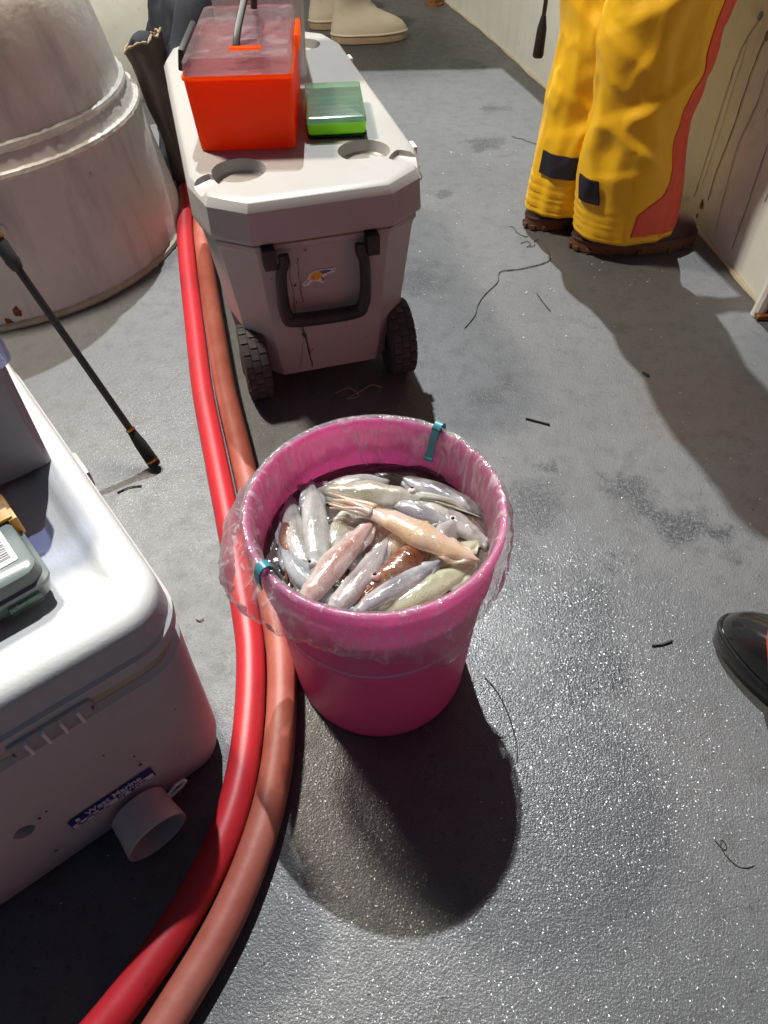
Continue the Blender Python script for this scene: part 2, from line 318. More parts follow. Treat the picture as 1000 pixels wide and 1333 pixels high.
# end plate that turns outboard, with its rusted foot
mb = MB(); mb.box((1.10, 1.452, .5), (.36, .02, 1.06), b=.004); mb.build('end_plate', M['wall'], bw)
mb = MB(); mb.tube([(.905, 1.44, .0), (.908, 1.44, .05), (.915, 1.44, .3), (.915, 1.44, 1.0)], .016, 10); mb.build('end_flange', M['wall'], bw)
mb = MB(); mb.box((.918, 1.43, .008), (.05, .035, .012), b=.003); mb.build('rusted_foot', M['rust'], bw)
def ribbon(pts, ws, mat, name, parent, up=None):
    """thin raised strip through pts; ws half widths; up = side direction"""
    v = []; f = []
    for p, w_ in zip(pts, ws):
        s = up if up is not None else Vector((0, 1, 0)); v += [p - s * w_, p + s * w_]
    for i in range(len(pts) - 1): f.append((2 * i, 2 * i + 1, 2 * i + 3, 2 * i + 2))
    return mesh(name, v, f, mat, parent)
def drip(pts, w_, mat, j=.003, seed=0):
    P = smoothpath([(y, z, 0) for y, z in pts], 10); out = []; ws = []
    for i, p in enumerate(P):
        yy = p.x + j * noise.noise(Vector((i * .35, seed * 7.1, 0))); q = wall_at(yy, .0016); out.append(Vector((q.x, q.y, p.y)))
        ws.append(w_ * (.6 + .8 * abs(noise.noise(Vector((i * .22, seed * 3.3, 4))))))
    ribbon(out, ws, mat, 'ink_run', bw)
drip([(1.885, .487), (1.905, .455), (1.92, .41), (1.922, .306), (1.914, .115), (1.914, .065)], .0016, M['inkthin'], seed=1)
drip([(1.905, .44), (1.90, .35), (1.896, .2), (1.895, .1)], .0012, M['inkthin'], seed=7)
drip([(1.845, .46), (1.851, .382), (1.848, .26), (1.854, .155), (1.848, .085)], .0022, M['ink'], seed=2)
drip([(1.793, .43), (1.789, .341), (1.803, .241), (1.792, .156), (1.767, .04)], .0017, M['inkthin'], seed=3)
drip([(1.692, .33), (1.684, .217), (1.677, .143), (1.669, .04)], .0017, M['ink'], seed=4)
drip([(1.62, .25), (1.617, .19)], .0018, M['ink'], seed=5)
drip([(1.73, .47), (1.735, .40), (1.74, .33)], .0014, M['inkthin'], seed=8)
def splat(name, c, r, mat, parent, toworld, n=22, seed=0):
    v = [toworld(c[0], c[1])]
    for k in range(n):
        a = 2 * PI * k / n; rr = r * (.65 + .7 * abs(noise.noise(Vector((math.cos(a) * 1.7, math.sin(a) * 1.7, seed * 5.3)))))
        v.append(toworld(c[0] + rr * math.cos(a), c[1] + 1.25 * rr * math.sin(a)))
    return mesh(name, v, [(0, 1 + k, 1 + (k + 1) % n) for k in range(n)], mat, parent)
def towall(y, z): q = wall_at(y, .0019); return (q.x, q.y, max(z, .004))
splat('ink_splash', (1.889, .492), .009, M['inkthin'], bw, towall, seed=1); splat('ink_splash', (1.838, .466), .011, M['inkthin'], bw, towall, seed=2)
splat('rust_spot', (1.868, .062), .011, M['rust'], bw, towall, seed=3); splat('rust_spot', (1.872, .03), .006, M['rust'], bw, towall, seed=4)

bh = thing('far_bulkhead', 'pale painted bulkhead closing the far end of the deck', 'wall')
mb = MB(); mb.box((-1.75, 4.33, .9), (4.2, .1, 1.9), b=.01); mb.build('plating', M['wall'], bh)
mb = MB(); mb.tube([(-3.8, 4.275, .004), (.33, 4.275, .004)], .008, 8); mb.build('weld_bead', M['cream'], bh)
ps = thing('rusty_pipe_stub', 'short rusty orange pipe stub where the bulwark meets the far bulkhead', 'pipe', (.285, 4.06, 0))
mb = MB(); mb.lathe([(.001, 0), (.045, 0), (.045, .008), (.024, .01), (.022, .20), (.017, .2), (.017, .15), (.001, .15)], 20); mb.build('pipe', M['rust'], ps)

# ------------------------------------------------------------ round white steel post on the left
po = thing('mast_step', 'round white painted steel post with two weld seams behind the fishing rod', 'post', (-1.05, 1.9, 0))
pr = [(.50, -.01), (.489, .01), (.478, .09), (.458, .2), (.444, .305), (.440, .312)]
mb = MB(); mb.lathe(pr + [(.432, .335), (.424, .35), (.415, .360), (.407, .41), (.394, .48), (.376, .57), (.33, .655), (.26, .70), (.15, .725), (.001, .73)], 96); mb.build('drum', M['white_steel'], po)
for z, r_ in ((.314, .4405), (.360, .4165), (.004, .491)):
    mb = MB(); n = 220; rg = []
    for k in range(n):
        a = 2 * PI * k / n; q = .0095 + .0032 * noise.noise(Vector((math.cos(a) * 22, math.sin(a) * 22, z * 9))) + .001 * math.sin(a * 90)
        rg.append([((r_ + q * math.cos(b)) * math.cos(a), (r_ + q * math.cos(b)) * math.sin(a), z + q * 1.1 * math.sin(b)) for b in [2 * PI * j / 8 for j in range(8)]])
    rg.append(rg[0]); mb.loft(rg, False); mb.build('weld_bead', M['bead' if z > .1 else 'cream'], po)
for a, z, s in ((-62, .215, .011), (-32, .255, .010), (-84, .222, .012), (-70, .19, .006)):
    rr = .49 - (.49 - .44) * z / .31; a = R(a); c = Vector((rr * math.cos(a), rr * math.sin(a), z))
    bm = bmesh.new(); bmesh.ops.create_icosphere(bm, subdivisions=2, radius=s); mb = MB()
    mb.add([c + Vector((p.co.x * .8, p.co.y * .8, p.co.z * (1.1 + .3 * math.sin(p.co.x * 400)))) for p in bm.verts], [[q.index for q in fc.verts] for fc in bm.faces]); bm.free(); mb.build('paint_blob', M['white_steel'], po)
def topost(a, z): rr = .4915 - (.49 - .44) * z / .31; return (rr * math.cos(a / .48), rr * math.sin(a / .48), max(z, .012))
splat('rust_spot', (-.565, .035), .012, M['rust'], po, topost, seed=11); splat('rust_spot', (-.59, .016), .010, M['rust'], po, topost, seed=12); splat('rust_spot', (-.50, .012), .008, M['rust'], po, topost, seed=13)
FB = Vector((-1.05, 1.9, .72)); hd = (Vector((.06, .54, .2)) - FLOOD).normalized(); q = hd.to_track_quat('-Z', 'Y')
fl = thing('deck_floodlight', 'warm deck floodlight on a pole above the white post', 'floodlight', FB)
mb = MB(); mb.tube(smoothpath([(0, 0, 0), (0, 0, 1.2), (-.02, .0, 1.7), FLOOD - FB - hd * .26], 6), .022, 12); mb.build('pole', M['steel'], fl)
mb = MB(); mb.box(FLOOD - FB - hd * .23, (.24, .18, .07), q.to_matrix(), .01); mb.build('housing', M['black'], fl)
mb = MB(); mb.box(FLOOD - FB - hd * .19, (.2, .14, .006), q.to_matrix(), .002); mb.build('lens', M['lens'], fl)
ld = bpy.data.lights.new('flood', 'SPOT'); ld.energy = FLOOD_POWER; ld.color = (1.0, .90, .76); ld.shadow_soft_size = .15; ld.spot_size = R(165); ld.spot_blend = .4
lo = bpy.data.objects.new('flood', ld); COL.objects.link(lo); lo.location = FLOOD; lo.rotation_euler = q.to_euler()

# ------------------------------------------------------------ rolling cooler
CA = R(14.5); CX, CY = -.096, 1.155
def cw(x, y, z=0): return (CX + x * math.cos(CA) - y * math.sin(CA), CY + x * math.sin(CA) + y * math.cos(CA), z)
rc = thing('rolling_cooler', 'big off-white wheeled cooler with black handle and a lure sticker', 'cooler', (CX, CY, 0), CA)
def octo(hw, y0, y1, z, c1=.13, e=0.0):
    """plan outline with double-chamfered corners"""
    k = hw / .212
    half = [(.125 * k, y0), (.188 * k, y0 + .045), (hw, y0 + c1)]
    fr = [(x, y) for x, y in half]; bk = [(x, y1 - (y - y0)) for x, y in half[::-1]]
    rt = fr + bk; lt = [(-x, y) for x, y in rt[::-1]]
    return [(x, y, z) for x, y in rt + lt]
def bevelled_obj(o, w_, seg=2, ang=25):
    m = o.modifiers.new('bevel', 'BEVEL'); m.width = w_; m.segments = seg; m.limit_method = 'ANGLE'; m.angle_limit = R(ang); m.harden_normals = False
    return o
mb = MB(); mb.loft([octo(.168, .050, .845, .05), octo(.176, .044, .855, .09), octo(.2, .012, .888, .335), octo(.203, .008, .892, .350), octo(.206, .006, .894, .352), octo(.206, .006, .894, .362)], True)
body = mb.build('body', M['cooler'], rc)
cut = []
for s in (-1, 1):
    c = MB(); c.box((s * .212, .078, .070), (.165, .195, .17), b=.012); cc = c.build('cut', M['cooler'], rc); cut.append(cc)
boolean(body, cut); bevelled_obj(body, .004)
mb = MB(); mb.loft([octo(.2005, .010, .890, .361), octo(.2005, .010, .890, .371)], True); mb.build('gasket', M['cream'], rc, auto=30)
mb = MB(); mb.loft([octo(.2125, -.001, .901, .3695), octo(.2135, -.002, .902, .376), octo(.2125, .0, .90, .384), octo(.2110, .003, .897, .424), octo(.204, .012, .888, .4365), octo(.199, .018, .882, .4395), octo(.190, .03, .872, .44)], True)
lid = mb.build('lid', M['cooler'], rc); cut = []
for x, y in ((-.118, .135), (.112, .150), (-.118, .77), (.112, .77)):
    c = MB(); c.lathe([(.001, .418), (.040, .418), (.044, .421), (.048, .441), (.048, .47), (.001, .47)], 40); c.v = [(p[0] + x, p[1] + y, p[2]) for p in c.v]; cut.append(c.build('cut', M['cooler'], rc))
for s in (-1, 1):      # carrying notches at the front corners
    c = MB(); c.box((s * .19, .095, .449), (.085, .046, .040), Matrix.Rotation(R(-s * 38), 3, 'Z'), .012); cut.append(c.build('cut', M['cooler'], rc))
boolean(lid, cut); bevelled_obj(lid, .0025)
for y in (.185, .70):
    mb = MB(); mb.box((.2165, y, .40), (.008, .03, .052), b=.002); mb.box((.222, y, .385), (.012, .022, .012), b=.003); mb.build('hinge_tab', M['paper'], rc)
def front(x, z, off=0.0): return Vector((x, (.044 + (.09 - z) * .15 if z < .09 else .044 - (z - .09) * (.032 / .245)) - off, z))
for x in (-.1, .085):
    mb = MB(); mb.box(front(x, .346, .012), (.024, .032, .038), b=.004); mb.build('handle_bracket', M['black'], rc)
hp = [(-.076, .352, .022), (-.076, .338, .026), (-.084, .315, .027), (-.086, .26, .026), (-.082, .225, .026), (-.066, .209, .026), (.045, .206, .026), (.064, .220, .026), (.070, .255, .026), (.068, .315, .027), (.061, .338, .026), (.061, .352, .022)]
mb = MB(); P = smoothpath([front(x, z, d) for x, z, d in hp], 5); nP = len(P)
mb.tube(P, [.0098 + .0042 * math.exp(-((i / nP - .5) / .2) ** 2) for i in range(nP)], 12); hb = mb.build('handle', M['black'], rc)
# wheels
lug = MB(); lug.box((0, 0, 0), (.0152, .021, .003), b=.0008); lugm = None
for s, x in ((-1, -.153), (1, .153)):
    wl = MB(); wl.lathe([(.02, -.026), (.066, -.026), (.074, -.022), (.076, -.01), (.076, .01), (.074, .022), (.066, .026), (.02, .026), (.02, -.026)], 48)
    wl.v = [(p[2] + x, p[0] + .074, p[1] + .08) for p in wl.v]; wo = wl.build('wheel', M['rubber'], rc)
    hub = MB(); hub.lathe([(.001, -.029), (.022, -.029), (.030, -.024), (.058, -.020), (.058, .020), (.03, .024), (.022, .029), (.001, .029)], 32); hub.v = [(p[2] + x, p[0] + .074, p[1] + .08) for p in hub.v]; hub.build('hub', M['black'], wo)
    for k in range(20):
        for row in (-1, 0, 1):
            a = 2 * PI * (k + .5 * (row == 0)) / 20
            if lugm is None: lo_ = lug.build('tread_lug', M['rubber'], wo); lugm = lo_.data
            else: lo_ = link(bpy.data.objects.new('tread_lug', lugm), wo)
            lo_.matrix_local = Matrix.Translation((x + row * .0165, .074 + .0760 * math.cos(a), .08 + .0760 * math.sin(a))) @ Matrix.Rotation(a - PI / 2, 4, 'X')
ax = MB(); ax.tube([(-.15, .074, .08), (.15, .074, .08)], .008, 10); ax.build('axle', M['black'], rc)
for y in (.80,):
    for x in (-.13, .13):
        mb = MB(); mb.box((x, y, .026), (.05, .06, .056), b=.006); mb.build('foot', M['cooler'], rc)
# ink runs on the front of the cooler
def cdrip(pts, w_, mat, seed):
    P = smoothpath([(x, z, 0) for x, z in pts], 9); a = []; ws = []
    for i, p in enumerate(P):
        a.append(front(p.x + .002 * noise.noise(Vector((i * .5, seed * 3.7, 1))), p.y, .0012)); ws.append(w_ * (.5 + 1.1 * abs(noise.noise(Vector((i * .3, seed * 2.3, 4))))))
    ribbon(a, ws, mat, 'ink_run', rc, Vector((1, 0, 0)))
cdrip([(-.062, .325), (-.066, .29), (-.062, .25), (-.064, .215), (-.06, .18)], .0014, M['inkthin'], 1); cdrip([(-.048, .33), (-.049, .29), (-.046, .23)], .0013, M['inkthin'], 2)
cdrip([(-.054, .185), (-.05, .16), (-.047, .14), (-.044, .11), (-.038, .062)], .002, M['ink'], 3); cdrip([(-.058, .175), (-.052, .15), (-.056, .115), (-.066, .062)], .0009, M['inkthin'], 4)
cdrip([(-.046, .15), (-.042, .12), (-.038, .10)], .0009, M['inkthin'], 5)
def tofront(x, z): return tuple(front(x, z, .0014))
splat('ink_splash', (-.05, .152), .0055, M['ink'], rc, tofront, seed=21); splat('ink_splash', (-.058, .272), .003, M['ink'], rc, tofront, seed=22)
for i in range(14): splat('ink_splash', (random.uniform(-.11, .12), random.uniform(.07, .33)), random.uniform(.001, .0022), M['ink'], rc, tofront, n=9, seed=30 + i)
splat('ink_splash', (-.035, .348), .006, M['inkthin'], rc, tofront, seed=50)
# lure sticker
def poly(name, pts, mat, parent, f=tofront, off=0): return mesh(name, [tuple(front(x, z, .0016 + off)) for x, z in pts], [tuple(range(len(pts)))], mat, parent)
sx, sz = -.013, .285
def P2(l): return [(sx + x * .001, sz + z * .001) for x, z in l]
stk = poly('lure_sticker', P2([(-32, -14), (-28, -19), (-20, -17), (-12, -10), (-2, -12), (6, -17), (11, -14), (9, -4), (20, 2), (30, 3), (34, 8), (31, 13), (24, 12), (6, 13), (-8, 12), (-17, 6), (-22, -4)]), M['paper'], rc)
poly('lure_belly', P2([(-17, -3), (-12, -9), (-3, -9), (6, -4), (8, 3), (2, 9), (-8, 9), (-15, 4)]), M['yellow_latch'], stk, off=.0004)
poly('lure_back', P2([(2, 9), (8, 3), (16, 4), (27, 8), (14, 11), (6, 11)]), pm('blue_print', (.05, .16, .42), .4), stk, off=.0006)
poly('lure_eye', P2([(-12, -2), (-10, -4), (-8, -2), (-10, 1)]), M['dark_print'], stk, off=.0008)
poly('lure_bill', P2([(-29, -13), (-26, -16), (-20, -12), (-17, -6), (-20, -4)]), pm('grey_print', (.5, .5, .52), .4), stk, off=.0004)
poly('lure_hook', P2([(4, -4), (7, -12), (9, -14), (10, -8), (7, -3)]), M['dark_print'], stk, off=.0004)
poly('lure_tail_hook', P2([(27, 8), (31, 10), (32, 5), (30, 6)]), M['dark_print'], stk, off=.0004)

# ------------------------------------------------------------ boxes on the rolling cooler
LZ = .4405
p = cw(-.174, .229); ob = thing('tackle_box', 'fluorescent orange tackle box with clear lid and black handle on the wheeled cooler', 'tackle box', (p[0], p[1], LZ), CA - R(12.5))
def rbox(x0, x1, y0, y1, z0, z1, r, grow=0.0, floor=.003, wall=.0025, open_top=True):
    mb = MB(); rg = [rrect(x0 + .003, x1 - .003, y0 + .003, y1 - .003, r, 5, z0), rrect(x0, x1, y0, y1, r, 5, z0 + .003), rrect(x0 - grow, x1 + grow, y0 - grow, y1 + grow, r, 5, z1)]
    if open_top: rg += [rrect(x0 - grow + wall, x1 + grow - wall, y0 - grow + wall, y1 + grow - wall, max(r - wall, .001), 5, z1), rrect(x0 + wall, x1 - wall, y0 + wall, y1 - wall, max(r - wall, .001), 5, z0 + floor)]
    return mb.loft(rg, True)
rbox(0, .172, 0, .305, 0, .117, .008, .006).build('body', M['orange'], ob)
mb = MB(); mb.loft([rrect(-.0085, .1805, -.0085, .3135, .009, 5, .1175), rrect(-.0085, .1805, -.0085, .3135, .009, 5, .123), rrect(-.006, .178, -.006, .311, .009, 5, .1232)], True); mb.build('rim', M['orange'], ob)
mb = MB(); mb.loft([rrect(-.0055, .1775, -.0055, .3105, .009, 5, .1235), rrect(-.004, .176, -.004, .309, .010, 5, .143), rrect(0, .172, 0, .305, .012, 5, .148), rrect(.01, .162, .012, .293, .012, 5, .1485)], True); mb.build('lid', M['clear_lid'], ob)
rbox(.06, .163, .17, .29, .112, .1225, .006, 0, .002).build('inner_tray', pm('dusty_pink_tray', (.6, .13, .16), .5, (.5, .18, .2), 12, dirt=.5, dscale=30, dth=(.45, .6), dcol=(.2, .12, .16)), ob)
mb = MB(); mb.loft([rrect(.075, .125, .055, .20, .008, 5, .1475), rrect(.078, .122, .058, .197, .008, 5, .158)], True); mb.build('raised_panel', M['clear_lid'], ob)
mb = MB(); mb.box((.1, .042, .150), (.055, .012, .004), b=.001); mb.build('handle_slot', M['orange'], ob)
mb = MB(); P = [(.085, .055, .150), (.088, .075, .168), (.106, .150, .214), (.109, .165, .224), (.112, .22, .236), (.108, .255, .21), (.100, .262, .152)]
mb.tube(smoothpath(P, 4), .0065, 8, True, .6); mb.build('handle', M['black'], ob)
mb = MB(); mb.box((-.0135, .13, .132), (.010, .165, .034), Matrix.Rotation(R(12), 3, 'Y'), .003); mb.build('latch', M['black'], ob)
mb = MB(); mb.box((.184, .16, .136), (.008, .10, .026), b=.003); mb.build('hinge', M['orange'], ob)

p = cw(.024, .222); gb = thing('lure_case', 'small lime green lure case with a clear ribbed lid on the wheeled cooler', 'lure case', (p[0], p[1], LZ), CA - R(10))
rbox(0, .108, 0, .178, 0, .006, .004, .0015).build('base', M['black'], gb)
rbox(.001, .107, .001, .177, .0065, .027, .004, .0015).build('tray', M['lime'], gb)
mb = MB(); mb.loft([rrect(-.0015, .1095, -.0015, .1795, .004, 4, .0275), rrect(-.0005, .1085, -.0005, .1785, .005, 4, .037), rrect(.003, .105, .003, .175, .005, 4, .0385)], True); mb.build('lid', M['clear_green'], gb)
for i in range(7):
    mb = MB(); mb.box((.054, .022 + i * .0225, .022), (.098, .013, .006), b=.002); mb.build('lure', pm('lure_%d' % i, random.choice([(.10, .3, .22), (.16, .32, .2), (.3, .4, .3), (.08, .2, .2)]), .3), gb)
mb = MB(); mb.box((-.0045, .09, .018), (.005, .05, .018), b=.001); mb.build('latch', M['yellow_latch'], gb)

p = cw(-.085, .565); cb = thing('clear_box', 'tall milky clear plastic box behind the orange tackle box', 'plastic box', (p[0], p[1], LZ), CA - R(6))
rbox(0, .172, 0, .25, 0, .20, .012, .008, .003, .002).build('body', M['clear_bin'], cb)
mb = MB(); mb.loft([rrect(-.011, .183, -.011, .261, .012, 5, .2005), rrect(-.011, .183, -.011, .261, .012, 5, .215), rrect(0, .172, 0, .25, .012, 5, .218)], True); mb.build('lid', M['clear_bin'], cb)
for i in range(9):
    mb = MB(); mb.box((random.uniform(.06, .11), random.uniform(.07, .18), .012 + .018 * i), (random.uniform(.05, .09), .03, .016), Matrix.Rotation(random.uniform(0, 3), 3, 'Z'), .004)
    mb.build('packet', pm('packet_%d' % i, random.choice([(.5, .06, .08), (.55, .5, .48), (.6, .2, .22), (.35, .33, .34)]), .4), cb)

# ------------------------------------------------------------ clutter between post and cooler
tb = thing('canvas_tote', 'tall grey-brown canvas tote with frayed rim between white post and wheeled cooler', 'tote bag', (-.585, 2.17, 0))
def ell(cx, cy, rx, ry, z, n=40, wob=0, seed=0):
    return [(cx + rx * math.cos(2 * PI * k / n) * (1 + wob * noise.noise(Vector((math.cos(2 * PI * k / n) * 2, math.sin(2 * PI * k / n) * 2, z * 6 + seed)))), cy + ry * math.sin(2 * PI * k / n) * (1 + wob * noise.noise(Vector((math.sin(2 * PI * k / n) * 2, math.cos(2 * PI * k / n) * 2, z * 6 + seed + 5)))), z) for k in range(n)]
rg = [ell(.02, 0, .045, .06, 0), ell(.02, 0, .052, .068, .02)]
for i in range(1, 13):
    z = .02 + .365 * i / 12; rg.append([(x, y, zz_ + .35 * (i / 12) ** 3 * (x + .035) - .10 * (i / 12) ** 3 * y + .006 * (i / 12) ** 3 * math.sin(9 * y / .07)) for x, y, zz_ in ell(.02 - .055 * (i / 12) ** 1.3, .0, .046 + .006 * math.sin(i), .078, z, wob=.28)])
top = rg[-1]; cx = -.035
rg.append([(cx + (x - cx) * .9, y * .95, z + .002) for x, y, z in top])
rg += [ell(-.035, 0, .043, .06, .37, wob=.16), ell(.0, 0, .042, .06, .15)]
MB().loft(rg, True).build('sack', M['canvas'], tb)
mb = MB(); P = [Vector((x, y, z + .003)) for x, y, z in top] + [Vector((top[0][0], top[0][1], top[0][2] + .003))]; mb.tube(P, [.0028 + .0016 * math.sin(i * 2.3) for i in range(len(P))], 6); mb.build('frayed_rim', M['frayed'], tb)
def lump(name, mat, parent, prof, wob, seed, n=56, m=34):
    rg = []
    for i in range(m + 1):
        t = i / m; x, y, rx, ry, z = prof(t)
        rg.append([Vector((x, y, z)) + Vector((rx * math.cos(a), ry * math.sin(a), 0)) * (1 + wob * noise.noise(Vector((math.cos(a) * 2.2, math.sin(a) * 2.2, t * 5 + seed))) + wob * .5 * noise.noise(Vector((math.cos(a) * 6, math.sin(a) * 6, t * 9 + seed)))) for a in [2 * PI * k / n for k in range(n)]])
    return MB().loft(rg, True).build(name, mat, parent, auto=None)
lump('stuffed_cloth', M['navy'], tb, lambda t: (-.035, 0, (.034 + .006 * t) * math.sqrt(max(1 - t ** 3, .002)), .048 * math.sqrt(max(1 - t ** 3, .002)), .34 + .07 * t), .2, 9, 32, 14)
nj = thing('jacket_heap', 'dark navy jacket heaped behind the wheeled cooler beside the canvas tote', 'jacket', (-.545, 2.38, 0))
lump('heap', M['navy'], nj, lambda t: (.02 * math.sin(t * 5), 0, .17 * (1 - .55 * t) * math.sqrt(max(1 - t ** 4, .001)), .20 * (1 - .5 * t) * math.sqrt(max(1 - t ** 4, .001)), .52 * t), .35, 3)
mb = MB(); P = smoothpath([(-.02, -.17, .10), (.01, -.19, .26), (.03, -.16, .36), (.09, -.08, .46), (.10, 0, .50)], 6); mb.tube(P, [.055 + .008 * math.sin(i * .9) for i in range(len(P))], 14); mb.build('sleeve', M['navy'], nj)
jc = thing('jerrycan', 'white jerrycan with red smears beyond the canvas tote', 'jerrycan', (-.86, 2.98, 0), R(12))
mb = MB(); mb.loft([rrect(-.14, .14, -.1, .1, .03, 5, 0), rrect(-.15, .15, -.11, .11, .035, 5, .02), rrect(-.15, .15, -.11, .11, .035, 5, .34), rrect(-.12, .12, -.09, .09, .035, 5, .39), rrect(-.05, .05, -.04, .04, .03, 5, .40)], True); mb.build('body', M['jug'], jc)
mb = MB(); mb.tube(smoothpath([(-.1, 0, .385), (-.08, 0, .43), (.02, 0, .44), (.06, 0, .395)], 6), .014, 10); mb.build('handle', M['jug'], jc)
mb = MB(); mb.lathe([(.001, .385), (.028, .385), (.028, .425), (.001, .43)], 20, (.1, 0)); mb.build('cap', M['red_print'], jc)

# ------------------------------------------------------------ hoses on the deck
def hose(name, label, pts, mat, r_=.0222):
    P = smoothpath([(x, y, r_ + .0005) for x, y in pts], 10); t = thing(name, label, 'hose')
    mb = MB(); mb.tube(P, r_, 24); mb.build('hose_wall', mat, t)
    for i in (0, -1):
        d = (P[1] - P[0]).normalized() if i == 0 else (P[-1] - P[-2]).normalized(); mb = MB(); s = -1 if i == 0 else 1
        mb.tube([P[i] + d * s * -.02, P[i] + d * s * .05], r_ * 1.12, 20); mb.build('coupling', M['gold'], t)
    return t
hose('hose', 'bright red hose, the left of the two lying on the deck', [(-1.02, 3.4), (-.80, 2.95), (-.66, 2.55), (-.582, 2.15), (-.545, 1.9), (-.5, 1.678), (-.437, 1.404), (-.384, 1.178), (-.338, 1.012), (-.276, .794), (-.227, .616), (-.207, .52), (-.199, .399), (-.208, .296), (-.239, .206), (-.287, .122), (-.35, .04), (-.5, -.12), (-.75, -.3), (-1.1, -.4)], M['hose_red'])
hose('hose', 'faded salmon hose, the right of the two lying on the deck', [(-.92, 3.5), (-.73, 2.95), (-.60, 2.55), (-.53, 2.15), (-.499, 1.9), (-.4535, 1.68), (-.391, 1.41), (-.336, 1.182), (-.288, 1.014), (-.228, .80), (-.181, .616), (-.1605, .52), (-.153, .399), (-.162, .296), (-.193, .190), (-.24, .098), (-.30, .01), (-.45, -.16), (-.70, -.345), (-1.08, -.45)], M['hose_old'])

# ------------------------------------------------------------ fishing rods
fr = thing('fishing_rod', 'black fishing rod with its butt on the deck beside the red hose', 'fishing rod')
B0 = Vector((-.444, .960, .008)); B1 = Vector((-.621, 1.094, .38)); dr = (B1 - B0).normalized()
def on(t): return B0 + dr * t
mb = MB(); mb.tube([on(0), on(.004), on(.05), on(.075), on(.082)], [.011, .0125, .0115, .0085, .0075], 16); mb.build('butt_grip', M['foam'], fr)
for t_, r_ in ((.012, .0128), (.083, .0092)):
    mb = MB(); mb.tube([on(t_ - .002), on(t_ + .002)], r_, 16); mb.build('winding_ring', M['gold'], fr)
mb = MB(); mb.tube([on(.08), on(.42)], .0068, 12); mb.build('blank', M['rod'], fr)
mb = MB(); mb.tube([on(.405), on(.42), on(.425), on(.45), on(.455), on(.57), on(.60)], [.009, .0125, .0115, .0125, .0105, .0105, .008], 14); mb.build('reel_seat', M['black'], fr)
mb = MB(); mb.tube([on(.458), on(.464)], .0125, 14); mb.build('winding_ring', M['gold'], fr)
mb = MB(); mb.tube([on(.6), on(1.22)], [.006, .003], 10); mb.build('tip_section', M['rod'], fr)

# ------------------------------------------------------------ white marine cooler, bottom left
IA = math.atan2(.603, .798)          # local -y runs along the long axis towards the viewer, local -x to the left
ig = thing('marine_cooler', 'white marine cooler with a blue printed label, at the left edge', 'cooler', (-.23, .385, 0), IA)
# local frame: x = -b (right is +), y = -a (away is +)
X0, X1, Y0, Y1 = -.36, .012, 0.0, .60
def ir(g, z, r_=.05, dy=0): return rrect(X0 - g, X1 + g, Y0 - g + dy, Y1 + g, max(r_ + g, .004), 8, z)
mb = MB(); mb.loft([ir(-.018, 0, .045), ir(-.006, .006, .05), ir(-.001, .03), ir(.002, .05), ir(.002, .055), ir(.006, .20, dy=.006), ir(.010, .268, dy=.016), ir(.004, .276, dy=.016), ir(-.02, .277, dy=.016)], True)
ibody = mb.build('body', M['igloo'], ig)
c = MB(); c.tube([(-.232, -.05, .145), (-.232, .02, .145)], .012, 20); boolean(ibody, [c.build('cut', M['igloo'], ig)])
mb = MB(); mb.loft([ir(.0055, .2765, dy=.018), ir(.0055, .306, dy=.018)], True); mb.build('gasket', M['cream'], ig)
mb = MB(); mb.loft([ir(.008, .3055, dy=.014), ir(.013, .308, dy=.012), ir(.0135, .324, dy=.013), ir(.010, .327, dy=.014), ir(.0085, .354, dy=.016), ir(.0075, .360, dy=.017), ir(.0045, .3655, dy=.019), ir(-.001, .369, .05, .021), ir(-.006, .370, .05, .023), ir(-.026, .3702, .045, .036), ir(-.031, .3695, .04, .041), ir(-.035, .367, .036, .045), ir(-.040, .3625, .03, .050), ir(-.045, .3605, .028, .055), ir(-.065, .3602, .02, .070)], True)
mb.build('lid', M['igloo'], ig)
mb = MB(); mb.box((-.140, .004, .300), (.088, .020, .030), b=.006); hg = mb.build('hinge', M['hinge'], ig)
for k in range(3):
    mb = MB(); mb.box((-.140 + (k - 1) * .018, -.0035, .300), (.0135, .004, .016), b=.0015); mb.build('hinge_cell', M['cream'], hg)
for k in range(4):
    mb = MB(); mb.box((-.140 + (k - 1.5) * .018, -.006, .300), (.0035, .008, .024), b=.0012); mb.build('hinge_knuckle', M['paper'], hg)
for s in (-1, 1):
    mb = MB(); mb.tube([(-.140 + s * .037, -.002, .300), (-.140 + s * .037, -.0055, .300)], .0055, 12); mb.build('screw', M['dark_print'], hg)
mb = MB(); mb.box((.0255, .33, .30), (.012, .05, .03), b=.004); mb.build('side_hinge', M['hinge'], ig)
# drain spout
mb = MB(); n = 40; rg = []
for yy, rr in ((.004, .037), (-.012, .0375), (-.040, .0405), (-.043, .0408), (-.0435, .038), (-.04, .0375), (-.006, .038)):
    rg.append([(-.123 + rr * math.cos(2 * PI * k / n), yy, .0425 + rr * math.sin(2 * PI * k / n)) for k in range(n)])
mb.loft(rg, True); dsp = mb.build('drain_spout', pm('milky_spout', (.55, .55, .53), .35, Subsurface_Weight=.2), ig)
dsp.rotation_euler = (R(3), 0, R(5)); dsp.location = (-.004, .0, .0)
mb = MB(); mb.tube([(-.086, -.012, .054), (-.072, -.012, .064), (-.061, -.012, .062), (-.059, -.012, .055), (-.066, -.012, .048), (-.086, -.012, .044)], .0022, 8); mb.build('spout_tab', M['paper'], dsp)
